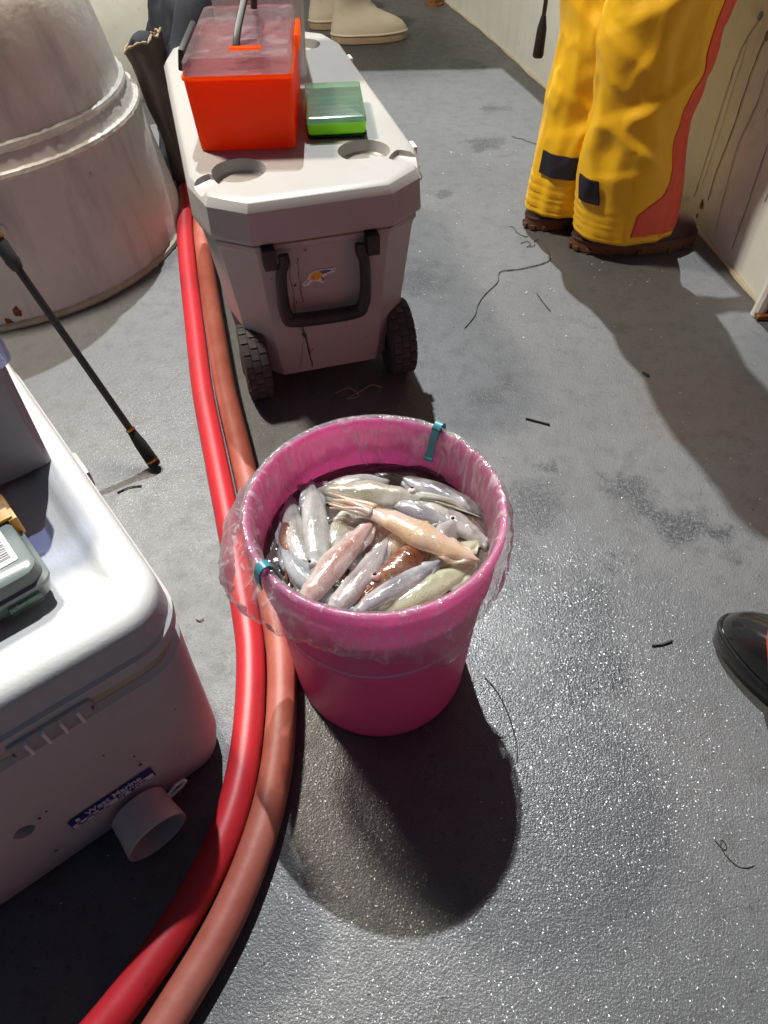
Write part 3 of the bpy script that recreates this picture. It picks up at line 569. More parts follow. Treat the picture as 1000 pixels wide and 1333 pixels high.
# blue and white label: lettering on the near face
def face_y(z): return -.0022 - (z - .05) * 0.0 - .0006
Lm = Matrix.Translation((-.200, -.0032, .083)) @ Matrix.Rotation(R(90), 4, 'X')
mb = MB(); mb.box((-.1455, -.0027, .0905), (.108, .0008, .017)); lbl = mb.build('label', M['navy_print'], ig, smooth=False)
mb = MB(); mb.box((-.146, -.0032, .0862), (.105, .0004, .0066)); mb.build('label_panel', M['paper'], lbl, smooth=False)
textmesh('lettering', 'West Marine', .0105, M['paper'], lbl, Matrix.Translation((-.179, -.0033, .0914)) @ Matrix.Rotation(R(90), 4, 'X') @ Matrix.Diagonal((1.28, 1, 1, 1)))
textmesh('lettering', 'by igloo.', .0072, M['navy_print'], lbl, Matrix.Translation((-.142, -.0036, .0850)) @ Matrix.Rotation(R(90), 4, 'X') @ Matrix.Diagonal((1.65, 1, 1, 1)))
for x, z, wd, h in ((-.191, .0875, .004, .0022), (-.186, .0852, .009, .0018), (-.177, .0878, .008, .002), (-.171, .0852, .006, .0016), (-.163, .0872, .007, .0034), (-.156, .0848, .006, .0016)):
    mb = MB(); mb.box((x, -.0035, z), (wd, .0004, h)); mb.build('print_mark', M['navy_print'], lbl, smooth=False)
mb = MB(); mb.tube([(-.1895, -.0034, .0944), (-.1895, -.0031, .0944)], .0028, 16); mb.build('print_mark', M['paper'], lbl)
for o_ in [lbl]: o_.location = (.004, -.0012, -.034); o_.scale = (1, 1, 1.45)
def tonear(x, z): return (x, -.0042 if z < .06 else (-.0042 + .013 * max(0, (z - .05)) / .22 * .3), z)
for i, (x, z, s) in enumerate(((-.095, .135, .003), (-.095, .16, .002), (-.21, .16, .0025), (-.20, .165, .0018), (-.05, .10, .002), (-.225, .07, .003), (-.12, .2, .0018), (-.03, .2, .0015))):
    splat('scuff', (x, z), s, M['ink'], ig, lambda a, b: (a, .0 - .006, b) if b < .1 else (a, -.0066 + (b - .1) * .03, b), n=9, seed=60 + i)

def iw(x, y, z): return (-.23 + x * math.cos(IA) - y * math.sin(IA), .385 + x * math.sin(IA) + y * math.cos(IA), z)
# dark grey bin on the lid
p = iw(-.004, .285, .3695); bn = thing('storage_bin', 'dark grey plastic bin with clear blue lid standing on the marine cooler', 'storage bin', p, IA)
rbox(-.30, .0, 0, .25, 0.0, .148, .01, .003, .003, .003).build('body', M['greybin'], bn)
for x in (-.075, -.09):
    mb = MB(); mb.box((x, -.0035, .05), (.005, .006, .085), b=.002); mb.build('rib', M['greybin'], bn)
mb = MB(); mb.loft([rrect(-.306, .006, -.006, .256, .012, 5, .149), rrect(-.310, .012, -.02, .26, .02, 5, .158), rrect(-.310, .012, -.02, .26, .02, 5, .186), rrect(-.30, .002, -.01, .25, .02, 5, .19)], True); mb.build('lid', M['clear_blue'], bn)
# smoky tackle box with bar-code label
p = iw(-.072, .098, .3695); tk = thing('lure_case', 'smoky grey-green lure case with bar code label on the marine cooler', 'lure case', p, IA + R(3))
rbox(-.22, 0, 0, .16, 0, .022, .014, .004).build('base', M['smoke'], tk)
mb = MB(); mb.loft([rrect(-.225, .005, -.005, .165, .016, 5, .0225), rrect(-.225, .005, -.005, .165, .016, 5, .027), rrect(-.221, .001, -.001, .161, .016, 5, .029), rrect(-.219, -.001, .001, .159, .016, 5, .043), rrect(-.215, -.005, .005, .155, .014, 5, .0455)], True); mb.build('lid', M['smoke'], tk)
for k in range(4):
    mb = MB(); mb.box((-.03 - .05 * k, -.0055, .012), (.034, .004, .012), b=.0015); mb.build('window', M['clear_green'], tk)
mb = MB(); mb.box((.003, .098, .035), (.010, .045, .026), b=.002); mb.box((-.006, .098, .0485), (.02, .04, .004), b=.001); mb.build('latch', M['yellow_latch'], tk)
mb = MB(); mb.loft([rrect(-.044, -.013, .022, .088, .003, 4, .0460), rrect(-.044, -.013, .022, .088, .003, 4, .0464)], True); lb = mb.build('label', M['paper'], tk)
mb = MB(); mb.loft([rrect(-.078, -.0445, .022, .088, .001, 3, .0460), rrect(-.078, -.0445, .022, .088, .001, 3, .0464)], True); ld2 = mb.build('label', M['dark_print'], tk)
random.seed(3); y = .029
while y < .081:
    hgt = random.choice([.0009, .0014, .0022]); mb = MB(); mb.box((-.027, y, .0466), (.018, hgt, .0004)); mb.build('bar', M['dark_print'], lb, smooth=False); y += hgt + random.choice([.0012, .0018])
mb = MB(); mb.box((-.053, .029, .0466), (.013, .010, .0004)); mb.build('print_mark', M['pinkpaper'], ld2, smooth=False)
mb = MB(); mb.box((-.053, .029, .0469), (.004, .004, .0004)); mb.build('print_mark', M['red_print'], ld2, smooth=False)
for k in range(6):
    mb = MB(); mb.box((-.050 - .0045 * k, .062 - .002 * (k % 2), .0466), (.0016, random.uniform(.025, .04), .0004)); mb.build('print_mark', M['paper'], ld2, smooth=False)

# ------------------------------------------------------------ pink bucket, liner, clips, squid
BX, BY = -.010, .536
bk = thing('bucket', 'pink plastic bucket with a clear liner full of squid, centre of the deck', 'bucket', (BX, BY, 0))
prof = [(.001, .004), (.118, .004), (.123, 0), (.127, .002), (.129, .01), (.1405, .262), (.1425, .266), (.146, .268), (.1475, .274), (.1495, .335), (.1515, .344), (.1535, .348), (.1545, .356), (.1535, .363), (.150, .3655), (.1465, .363), (.1455, .355), (.1435, .30), (.127, .012), (.001, .010)]
mb = MB(); mb.lathe(prof, 128); mb.build('shell', M['pink'], bk, auto=50)
zz = .207; mb = MB(); mb.lathe([(.1375, zz - .003), (.1390, zz - .002), (.1392, zz), (.1391, zz + .002), (.1378, zz + .003)], 128); mb.build('moulded_ring', M['pale_pink'], bk)
for a in (0.15, PI + .15):
    mb = MB(); c = Vector((.146 * math.cos(a), .146 * math.sin(a), .318)); d = Vector((math.cos(a), math.sin(a), 0)); mb.tube([c, c + d * .010, c + d * .012], [.012, .011, .008], 16); mb.build('handle_lug', M['pink'], bk)
mb = MB()
mb.lathe([(.001, 0), (.1405, 0), (.1412, .001), (.1405, .002), (.001, .002)], 64); wtr = mb.build('brine', M['brine'], bk); wtr.location.z = .290

bl = thing('bin_liner', 'clear plastic liner folded over the rim of the pink bucket', 'bin liner', (BX, BY, 0))
def ang(a): return (a + PI) % (2 * PI) - PI
HEM = [(-180, .085, .034), (-165, .095, .038), (-150, .080, .030), (-135, .055, .020), (-115, .050, .014), (-95, .052, .012), (-80, .060, .013), (-66, .088, .017), (-58, .094, .016), (-46, .055, .009), (-20, .032, .005), (0, .022, .004), (30, .020, .004), (60, .016, .004), (90, .018, .005), (120, .022, .007), (145, .035, .012), (165, .065, .026), (180, .085, .034)]
def hem(deg):
    for (a, b, c), (a2, b2, c2) in zip(HEM, HEM[1:]):
        if a <= deg <= a2:
            t = (deg - a) / (a2 - a); t = t * t * (3 - 2 * t); return b + (b2 - b) * t, c + (c2 - c) * t
    return HEM[0][1:]
n = 320; rg = []
inn = [(.118, .272), (.134, .276), (.1395, .285), (.1405, .30), (.1415, .32), (.1425, .34), (.1435, .355), (.1445, .3645), (.149, .3685), (.1535, .3685), (.1572, .363), (.158, .355)]
def wr(a, z, s=1): return noise.noise(Vector((math.cos(a) * 7, math.sin(a) * 7, z * 6))) * .0022 * s + (.5 - abs(noise.noise(Vector((math.cos(a + z * 2.5) * 15, math.sin(a + z * 2.5) * 15, z * 16))))) * .0034 * s
for rr, z in inn:
    rg.append([((rr - (abs(wr(a, z)) * 1.6 if z < .36 and rr < .147 else -abs(wr(a, z)) * .5)) * math.cos(a), (rr - (abs(wr(a, z)) * 1.6 if z < .36 and rr < .147 else -abs(wr(a, z)) * .5)) * math.sin(a), z) for a in [2 * PI * k / n for k in range(n)]])
for i in range(1, 15):
    t = i / 14; row = []
    for k in range(n):
        a = 2 * PI * k / n; d, out = hem(math.degrees(ang(a)))
        d *= 1 + .12 * noise.noise(Vector((math.cos(a) * 9, math.sin(a) * 9, 3))); bulge = math.sin(PI * min(t * .75 + .1, 1)) if True else t
        rr = .158 + out * (.25 * t + .75 * bulge) + abs(wr(a, t * .12, 2.2)) * t + .006 * t * noise.noise(Vector((math.cos(a) * 13, math.sin(a) * 13, t * .9)))
        z = .355 - d * t + .004 * t * noise.noise(Vector((math.cos(a) * 16, math.sin(a) * 16, 8)))
        rr = max(rr, .1525 if z > .27 else .1480) + .0006
        row.append((rr * math.cos(a), rr * math.sin(a), z))
    rg.append(row)
MB().loft(rg, False).build('film', M['bag'], bl, auto=None)
def clip(deg, label):
    a = R(deg); t = thing('bag_clip', label, 'clip', (BX + .151 * math.cos(a), BY + .151 * math.sin(a), .366), a)
    # local x = outward; strip folded over the rim
    P = smoothpath([(-.0165, .004, -.040), (-.0135, .003, -.026), (-.0105, .001, -.006), (-.006, 0, .006), (.001, 0, .0095), (.007, 0, .004), (.0095, .0, -.008), (.010, .001, -.022)], 6); rg = []
    for i, p in enumerate(P):
        tt = (P[min(i + 1, len(P) - 1)] - P[max(i - 1, 0)]).normalized(); nn = tt.cross(Vector((0, 1, 0))).normalized(); wd = .0052
        rg.append([p + nn * .0013 - Vector((0, wd, 0)), p + nn * .0013 + Vector((0, wd, 0)), p - nn * .0013 + Vector((0, wd, 0)), p - nn * .0013 - Vector((0, wd, 0))])
    o = MB().loft(rg, True).build('strap', M['teal'], t, auto=40)
    mb = MB(); mb.box((-.0175, .004, -.041), (.004, .013, .006), b=.0012); mb.build('toe', M['teal'], t)
    mb = MB(); mb.tube([(-.006, -.0062, .004), (-.006, .0062, .004)], .0026, 10); mb.build('pivot', M['black'], t)
clip(57, 'teal clip on the far right of the bucket rim'); clip(217, 'teal clip on the near left of the bucket rim')

def squid_mat(name, base, spot, spots, sss=.35, grad=None, stripe=None, trans=.0, clear=.28):
    if sum(base) > 1.2: base = tuple(x * .58 + y * .42 for x, y in zip(base, (.92, .91, .88))); grad = tuple(x * .7 + y * .3 for x, y in zip(grad, (.9, .89, .85)))
    m = bpy.data.materials.new(name); m.use_nodes = True; t = m.node_tree; N = t.nodes; b = N['Principled BSDF']
    tc = N.new('ShaderNodeTexCoord'); v = N.new('ShaderNodeTexVoronoi'); v.inputs['Scale'].default_value = 520; v.inputs['Randomness'].default_value = 1
    nz = N.new('ShaderNodeTexNoise'); nz.inputs['Scale'].default_value = 45; nz.inputs['Detail'].default_value = 5
    for q in (v, nz): t.links.new(tc.outputs['Object'], q.inputs['Vector'])
    r1 = N.new('ShaderNodeMapRange'); r1.inputs[1].default_value = .42; r1.inputs[2].default_value = .16; t.links.new(v.outputs['Distance'], r1.inputs[0])
    r2 = N.new('ShaderNodeMapRange'); r2.inputs[1].default_value = .56 - spots * .3; r2.inputs[2].default_value = .74 - spots * .25; t.links.new(nz.outputs[0], r2.inputs[0])
    mu = N.new('ShaderNodeMath'); mu.operation = 'MULTIPLY'; t.links.new(r1.outputs[0], mu.inputs[0]); t.links.new(r2.outputs[0], mu.inputs[1])
    nz2 = N.new('ShaderNodeTexNoise'); nz2.inputs['Scale'].default_value = 38; nz2.inputs['Detail'].default_value = 4; t.links.new(tc.outputs['Object'], nz2.inputs['Vector'])
    r3 = N.new('ShaderNodeMapRange'); r3.inputs[1].default_value = .42; r3.inputs[2].default_value = .6; t.links.new(nz2.outputs[0], r3.inputs[0])
    g = grad or tuple(.62 * x for x in base)
    mx0 = N.new('ShaderNodeMix'); mx0.data_type = 'RGBA'; mx0.inputs[6].default_value = cr(base); mx0.inputs[7].default_value = cr(g); t.links.new(r3.outputs[0], mx0.inputs[0])
    mx = N.new('ShaderNodeMix'); mx.data_type = 'RGBA'; t.links.new(mu.outputs[0], mx.inputs[0]); t.links.new(mx0.outputs[2], mx.inputs[6]); mx.inputs[7].default_value = cr(spot)
    # gut and pen showing through along the middle of the mantle
    sp = N.new('ShaderNodeSeparateXYZ'); t.links.new(tc.outputs['Object'], sp.inputs[0]); ab = N.new('ShaderNodeMath'); ab.operation = 'ABSOLUTE'; t.links.new(sp.outputs[1], ab.inputs[0])
    r4 = N.new('ShaderNodeMapRange'); r4.inputs[1].default_value = .008; r4.inputs[2].default_value = .001; r4.inputs[4].default_value = .9; t.links.new(ab.outputs[0], r4.inputs[0])
    m4 = N.new('ShaderNodeMath'); m4.operation = 'MULTIPLY'; t.links.new(r4.outputs[0], m4.inputs[0]); t.links.new(nz.outputs[0], m4.inputs[1])
    mx2 = N.new('ShaderNodeMix'); mx2.data_type = 'RGBA'; t.links.new(m4.outputs[0], mx2.inputs[0]); t.links.new(mx.outputs[2], mx2.inputs[6]); mx2.inputs[7].default_value = cr(stripe or tuple(.5 * x for x in g))
    t.links.new(mx2.outputs[2], b.inputs['Base Color'])
    b.inputs['Roughness'].default_value = .2; b.inputs['Coat Weight'].default_value = 1; b.inputs['Coat Roughness'].default_value = .10; b.inputs['Coat IOR'].default_value = 1.65; b.inputs['Subsurface Weight'].default_value = sss; b.inputs['Subsurface Radius'].default_value = (.010, .008, .007); b.inputs['Subsurface Scale'].default_value = 1.0
    b.inputs['Transmission Weight'].default_value = trans; b.inputs['IOR'].default_value = 1.36
    bp = N.new('ShaderNodeBump'); bp.inputs['Strength'].default_value = .5; bp.inputs['Distance'].default_value = .005
    nz3 = N.new('ShaderNodeTexNoise'); nz3.inputs['Scale'].default_value = 95; nz3.inputs['Detail'].default_value = 3; t.links.new(tc.outputs['Object'], nz3.inputs['Vector'])
    t.links.new(nz3.outputs[0], bp.inputs['Height']); t.links.new(bp.outputs[0], b.inputs['Coat Normal'])
    tl = N.new('ShaderNodeBsdfTranslucent'); t.links.new(mx2.outputs[2], tl.inputs[0]); tr = N.new('ShaderNodeBsdfTransparent'); tr.inputs[0].default_value = (.95, .94, .93, 1)
    a1 = N.new('ShaderNodeMixShader'); a1.inputs[0].default_value = .35; t.links.new(b.outputs[0], a1.inputs[1]); t.links.new(tl.outputs[0], a1.inputs[2])
    a2 = N.new('ShaderNodeMixShader'); a2.inputs[0].default_value = clear; t.links.new(a1.outputs[0], a2.inputs[1]); t.links.new(tr.outputs[0], a2.inputs[2]); t.links.new(a2.outputs[0], N['Material Output'].inputs[0])
    return m
def squid(label, head, tail, wid, mat, z=.303, tz=None, roll=0, arms=.05, arm_dir=0, bend=0, fins=.55, eye='eye_white', seed=0, show=False):
    """one limp body: mantle, fins, head and arms in a single mesh; coordinates are given for the height .29 and follow the heap upwards"""
    k0 = (.98 - z) / .69; k1 = (.98 - (z if tz is None else tz)) / .69
    H_ = Vector((head[0] * k0, head[1] * k0, z)); T_ = Vector((tail[0] * k1, tail[1] * k1, z if tz is None else tz)); L = (T_ - H_).length
    t = thing('squid', label, 'squid', H_, 0, 'squid heaped in the bucket')
    d = (T_ - H_).normalized(); s = Vector((0, 0, 1)).cross(d).normalized(); u = d.cross(s); t.rotation_mode = 'QUATERNION'
    t.rotation_quaternion = Matrix((d, s, u)).transposed().to_quaternion() @ Matrix.Rotation(R(roll), 3, 'X').to_quaternion()
    mb = MB(); rg = []; n = 32
    # along the body: q<0 head, q 0..1 mantle; the skin runs on without a step, with a soft collar fold
    hq = wid * 1.5 / L
    def rad(q):
        if q < 0: return wid * (.60 + .34 * (1 + q / hq) * .5 - .10 * math.sin(PI * -q / hq))
        r_ = wid * (.80 + .20 * math.sin(PI * .5 * min(q / .36, 1)))
        if q > .36: x = (q - .36) / .64; r_ *= max(1 - x ** 1.7, 0) * .96 + .04
        return r_
    qs = [-hq + hq * i / 8 for i in range(8)] + [0, .012, .03] + [.06 + .94 * i / 30 for i in range(31)]
    cl = lambda q: Vector((q * L, bend * math.sin(PI * min(max(q, 0), 1)), -.004 * min(-q / hq, 1) if q < 0 else 0))
    for q in qs:
        r_ = max(rad(q), .0012); c = cl(q); fl = .66 if q >= 0 else .62
        rg.append([c + Vector((0, r_ * math.cos(a) * (1 + .20 * noise.noise(Vector((math.cos(a), q * 4, seed)))), fl * r_ * math.sin(a) * (1 + .10 * noise.noise(Vector((math.sin(a), q * 3, seed + 3)))))) for a in [2 * PI * k / n for k in range(n)]])
    mb.loft(rg, True)
    for sg in (1, -1):                       # thin rippled tail fins
        top = []; m_ = 16
        for i in range(m_ + 1):
            q = .55 + .45 * i / m_; w_ = wid * 1.1 * fins * max(math.sin(PI * (i / m_) ** .8), 0) ** .8 if 0 < i < m_ else .0005
            base = cl(q); rr = rad(q) * .5
            top.append([base + Vector((0, sg * (rr * .3 + (rr * .9 + w_) * j / 5), .0022 * math.sin(i * .9 + j * .7 + seed) * j / 5 + .0006 - .0035 * (j / 5) ** 2)) for j in range(6)])
        bot = [[p - Vector((0, 0, .0009)) for p in r_[::-1]] for r_ in top]; mb.loft([a + b for a, b in zip(top, bot)], True)
    rnd = random.Random(seed); hl = hq * L
    for k in range(10):                     # arms lie together as one limp tuft, two tentacles longer
        a = 2 * PI * k / 10; ln = arms * (.8 + .35 * rnd.random()) * (1.3 if k in (2, 7) else 1); p0 = Vector((-hl * .88, wid * .36 * math.cos(a), -.003 + wid * .24 * math.sin(a)))
        P = []; ph = rnd.random() * 6
        for j in range(13):
            q = j / 12; P.append(p0 + Vector((-ln * q, math.cos(a) * .14 * wid * q + arm_dir * ln * .6 * q * q + .0012 * math.sin(q * 5 + ph), math.sin(a) * .12 * wid * q - .007 * q * q + .001 * math.sin(q * 5 + ph))))
        r0 = wid * (.27 if k not in (2, 7) else .13); mb.tube(P, [r0 * (1 - .78 * (j / 12)) for j in range(13)], 8)
    mb.build('body', mat, t, auto=None)
    if show:
        for sg in (1, -1):
            c = Vector((-hl * .5, sg * wid * .50, wid * .10)); out = Vector((0, sg * .7, .72)).normalized()
            bm = bmesh.new(); bmesh.ops.create_uvsphere(bm, u_segments=18, v_segments=12, radius=wid * .30)
            b2 = MB(); b2.add([c + p.co for p in bm.verts], [[q.index for q in f.verts] for f in bm.faces]); ey = b2.build('eye', M[eye], t); bm.free()
            bm = bmesh.new(); bmesh.ops.create_uvsphere(bm, u_segments=14, v_segments=10, radius=wid * .17); c2 = c + out * wid * .17
            b2 = MB(); b2.add([c2 + p.co for p in bm.verts], [[q.index for q in f.verts] for f in bm.faces]); b2.build('pupil', M['pupil'], ey); bm.free()
    return t
Q = dict(
    amber=squid_mat('amber_pink_squid', (.86, .66, .54), (.35, .12, .05), .15, .4, (.85, .6, .28), (.85, .58, .45)),
    white=squid_mat('pearl_white_squid', (.80, .82, .81), (.3, .16, .08), .12, .4, (.50, .52, .50)),
    silver=squid_mat('silver_squid', (.75, .74, .67), (.24, .14, .07), .35, .35, (.46, .42, .26)),
    blue=squid_mat('blue_grey_squid', (.54, .61, .67), (.08, .10, .2), .3, .35, (.36, .42, .50)),
    rose=squid_mat('rose_striped_squid', (.80, .66, .62), (.38, .07, .04), .45, .35, (.60, .38, .34), (.46, .08, .04)),
    grey=squid_mat('grey_pink_squid', (.72, .65, .64), (.2, .1, .1), .25, .35, (.44, .36, .38)),
    brown=squid_mat('brown_spotted_squid', (.55, .29, .19), (.11, .03, .015), 1.1, .2, (.30, .10, .05)),
    slate=squid_mat('slate_squid', (.64, .63, .66), (.03, .03, .06), .3, .3, (.32, .32, .42)),
    lemon=squid_mat('pale_yellow_squid', (.84, .82, .52), (.35, .3, .08), .2, .4, (.76, .76, .46)),
    dark=squid_mat('inky_squid', (.12, .09, .08), (.03, .02, .02), .8, .15, (.06, .045, .04)))
# lower layer
squid('inky squid at the back under the far rim', (.052, .655), (-.075, .645), .018, Q['dark'], .292, seed=31, arms=.03)
squid('speckled silver squid deep in the middle of the heap', (-.055, .55), (.045, .605), .017, Q['silver'], .294, seed=32, arms=.03)
squid('dull grey squid under the brown spotted one', (.03, .49), (-.07, .55), .017, Q['grey'], .292, seed=33, arms=.03)
squid('dark grey squid half sunk at the far right of the heap', (.108, .60), (.015, .657), .015, Q['slate'], .297, seed=34, arms=.02)
squid('pale lilac squid at the right edge under the amber tail', (.112, .55), (.055, .605), .015, Q['grey'], .296, seed=35, arms=.008)
squid('brownish squid at the far left under the rim', (-.02, .603), (-.118, .640), .016, Q['silver'], .295, seed=36, arms=.02)
squid('speckled squid at the near left under the blue ones', (-.085, .485), (-.02, .55), .016, Q['silver'], .293, seed=37, arms=.01)
squid('pale squid at the near side under the slate one', (-.02, .46), (.06, .51), .016, Q['white'], .293, seed=38, arms=.008)
rnd = random.Random(5)
for i, (lab, x, y, an, mt) in enumerate((('small mottled squid left of the middle, mostly buried', -.055, .56, 70, 'silver'), ('small pearly squid buried between the pearl white and rose ones', -.05, .535, 120, 'white'), ('small pink squid buried at the middle of the heap', .0, .555, 20, 'rose'),
        ('small mottled squid buried behind the amber one', .05, .60, 150, 'silver'), ('small pale squid buried at the far side near the rim', -.03, .638, 10, 'white'), ('small grey squid buried at the right below the amber tail', .075, .545, 60, 'grey'), ('small yellowish squid buried right of the brown one', .085, .52, 30, 'lemon'), ('small brown speckled squid buried at the left edge', -.118, .56, 95, 'brown'))):
    ca, sa = math.cos(R(an)), math.sin(R(an)); squid(lab, (x - .035 * ca, y - .035 * sa), (x + .04 * ca, y + .04 * sa), .0165, Q[mt], .297 + .002 * (i % 3), seed=70 + i, arms=.022, roll=rnd.uniform(-30, 30), show=i in (1, 3, 4))
# middle layer
squid('milky squid at the far left of the heap', (-.098, .508), (-.124, .622), .0165, Q['white'], .302, .299, seed=4, arms=.02, bend=.004)
squid('blue-grey squid at the near left edge of the heap', (-.070, .462), (-.132, .540), .0145, Q['blue'], .305, .302, seed=5, arms=.008, bend=.004)
squid('slim bluish squid beside the far left one', (-.104, .485), (-.135, .578), .012, Q['blue'], .299, seed=15, arms=.008)
squid('silver squid with a round dark eye along the far side', (.022, .614), (-.095, .630), .0185, Q['silver'], .306, .302, seed=2, arms=.06, arm_dir=.30, roll=-20, show=True)
squid('pearl white squid with a dark eye pointing away at the left', (-.082, .520), (-.098, .650), .0175, Q['white'], .312, .308, seed=3, arms=.03, roll=15, show=True)
squid('dark blue squid wedged under the amber one', (.02, .602), (.088, .566), .012, Q['slate'], .304, seed=12, arms=.02)
squid('cream squid under the head of the rose striped one', (-.01, .515), (.06, .575), .015, Q['amber'], .303, seed=13, arms=.02)
squid('pale yellow squid at the near right edge of the heap', (.010, .446), (.112, .505), .0175, Q['lemon'], .303, .303, seed=10, arms=.008, fins=.9)
# top layer
squid('brown spotted squid with a pink eye right of the middle', (.004, .486), (.070, .545), .0185, Q['brown'], .311, .308, seed=8, arms=.035, eye='eye_pink', roll=28, show=True)
squid('rose striped squid across the near middle', (-.088, .466), (-.010, .578), .0170, Q['rose'], .316, .317, seed=6, arms=.008, bend=.003)
squid('grey-pink squid beside the rose striped one', (-.056, .449), (.006, .547), .0150, Q['grey'], .314, .312, seed=7, arms=.008, bend=-.004)
squid('slim slate squid at the near side with a dark head', (-.020, .450), (.072, .513), .0118, Q['slate'], .316, .314, seed=9, arms=.012)
squid('large amber pink squid lying on top of the heap', (.008, .577), (.116, .509), .0178, Q['amber'], .326, .318, seed=1, arms=.052, arm_dir=-.12, bend=-.003)

# ------------------------------------------------------------ boots and people
def boot(name, parent, length, width, shaft_r, shaft_h, upper, sole, loc, rz, heel=.28, cuff=None, lug=True):
    """rings at rising height; local +x is the toe"""
    t = bpy.data.objects.new(name, None); t.location = loc; t.rotation_euler = (0, 0, rz); t.empty_display_size = .05; link(t, parent)
    n = 48; hx = -length * heel; tx = length * (1 - heel)
    def outline(z, x0, x1, w_, g=0):
        out = []; cx = (x0 + x1) / 2; hl = (x1 - x0) / 2
        for k in range(n):
            a = 2 * PI * k / n; c, s_ = math.cos(a), math.sin(a); x = cx + (hl + g) * math.copysign(abs(c) ** .72, c)
            q = (x - hx) / (tx - hx); ww = w_ * (.78 + .30 * math.sin(PI * min(max(q, 0), 1) ** .9) - .10 * math.exp(-((q - .38) / .16) ** 2))
            out.append((x, (ww + g) * math.copysign(abs(s_) ** .85, s_), z))
        return out
    W = width / 2 * .95
    mb = MB(); rg = [outline(0, hx, tx, W, -.004), outline(.004, hx, tx, W, .001), outline(.022, hx, tx, W, .002), outline(.030, hx, tx, W, 0), outline(.031, hx, tx, W, -.006)]
    mb.loft(rg, True); so_ = mb.build('sole', sole, t)
    wr_ = outline(.034, hx, tx, W, .0005); mb = MB(); mb.tube([Vector(p_) for p_ in wr_] + [Vector(wr_[0])], .0042, 8, False); mb.build('welt', upper, t)
    if lug:
        L_ = MB(); L_.box((0, 0, 0), (.014, .010, .013), b=.002)
        ring = outline(.012, hx, tx, W, .003); me = None
        for k in range(0, n, 3):
            o_ = L_.build('sole_lug', sole, so_) if me is None else link(bpy.data.objects.new('sole_lug', me), so_); me = o_.data
            a = math.atan2(ring[(k + 1) % n][1] - ring[k - 1][1], ring[(k + 1) % n][0] - ring[k - 1][0]); o_.matrix_local = Matrix.Translation((ring[k][0] * .99, ring[k][1] * .97, .0095)) @ Matrix.Rotation(a, 4, 'Z')
    lv = [(.030, 0, 0, 1.0), (.05, .0, .004, .99), (.066, .004, .018, .94), (.082, .008, .045, .86), (.098, .012, .085, .78), (.115, .014, .125, .72), (.135, .014, .150, .70)]
    rg = []
    for z, a, b, k in lv: rg.append(outline(z, hx + a, tx - b * length / .32, W * k))
    x0 = hx + .014; x1 = tx - .150 * length / .32; c = (x0 + x1) / 2
    for i in range(1, 10):
        z = .135 + (shaft_h - .135) * i / 9; s_ = min(i / 3, 1)
        rx = ((x1 - x0) / 2) * (1 - s_) + shaft_r * 1.08 * s_; ry = W * .62 * (1 - s_) + shaft_r * s_; wb = .05
        rg.append([(c + rx * math.cos(2 * PI * k / n) * (1 + wb * noise.noise(Vector((math.cos(2 * PI * k / n), z * 14, 3)))), ry * math.sin(2 * PI * k / n) * (1 + wb * noise.noise(Vector((math.sin(2 * PI * k / n), z * 14, 9)))), z) for k in range(n)])
    tp = rg[-1]; rg.append([(c + (x - c) * .93, y * .93, z) for x, y, z in tp]); rg.append([(c + (x - c) * .9, y * .9, z - .06) for x, y, z in tp])
    MB().loft(rg, True).build('upper', upper, t, auto=50)
    if cuff: pass
    return t
CREASE = [[(230, .62, .06, 50, .035, .018), (215, .50, -.05, 45, .03, .016), (250, .42, .07, 40, .03, .013), (200, .34, -.04, 40, .025, .011), (240, .27, .03, 45, .02, .009)],
          [(250, .57, .08, 55, .035, .020), (235, .47, -.07, 50, .03, .017), (275, .40, .10, 45, .03, .016), (225, .34, .05, 40, .025, .012), (265, .28, -.06, 50, .022, .011), (240, .22, .03, 40, .016, .008)]]
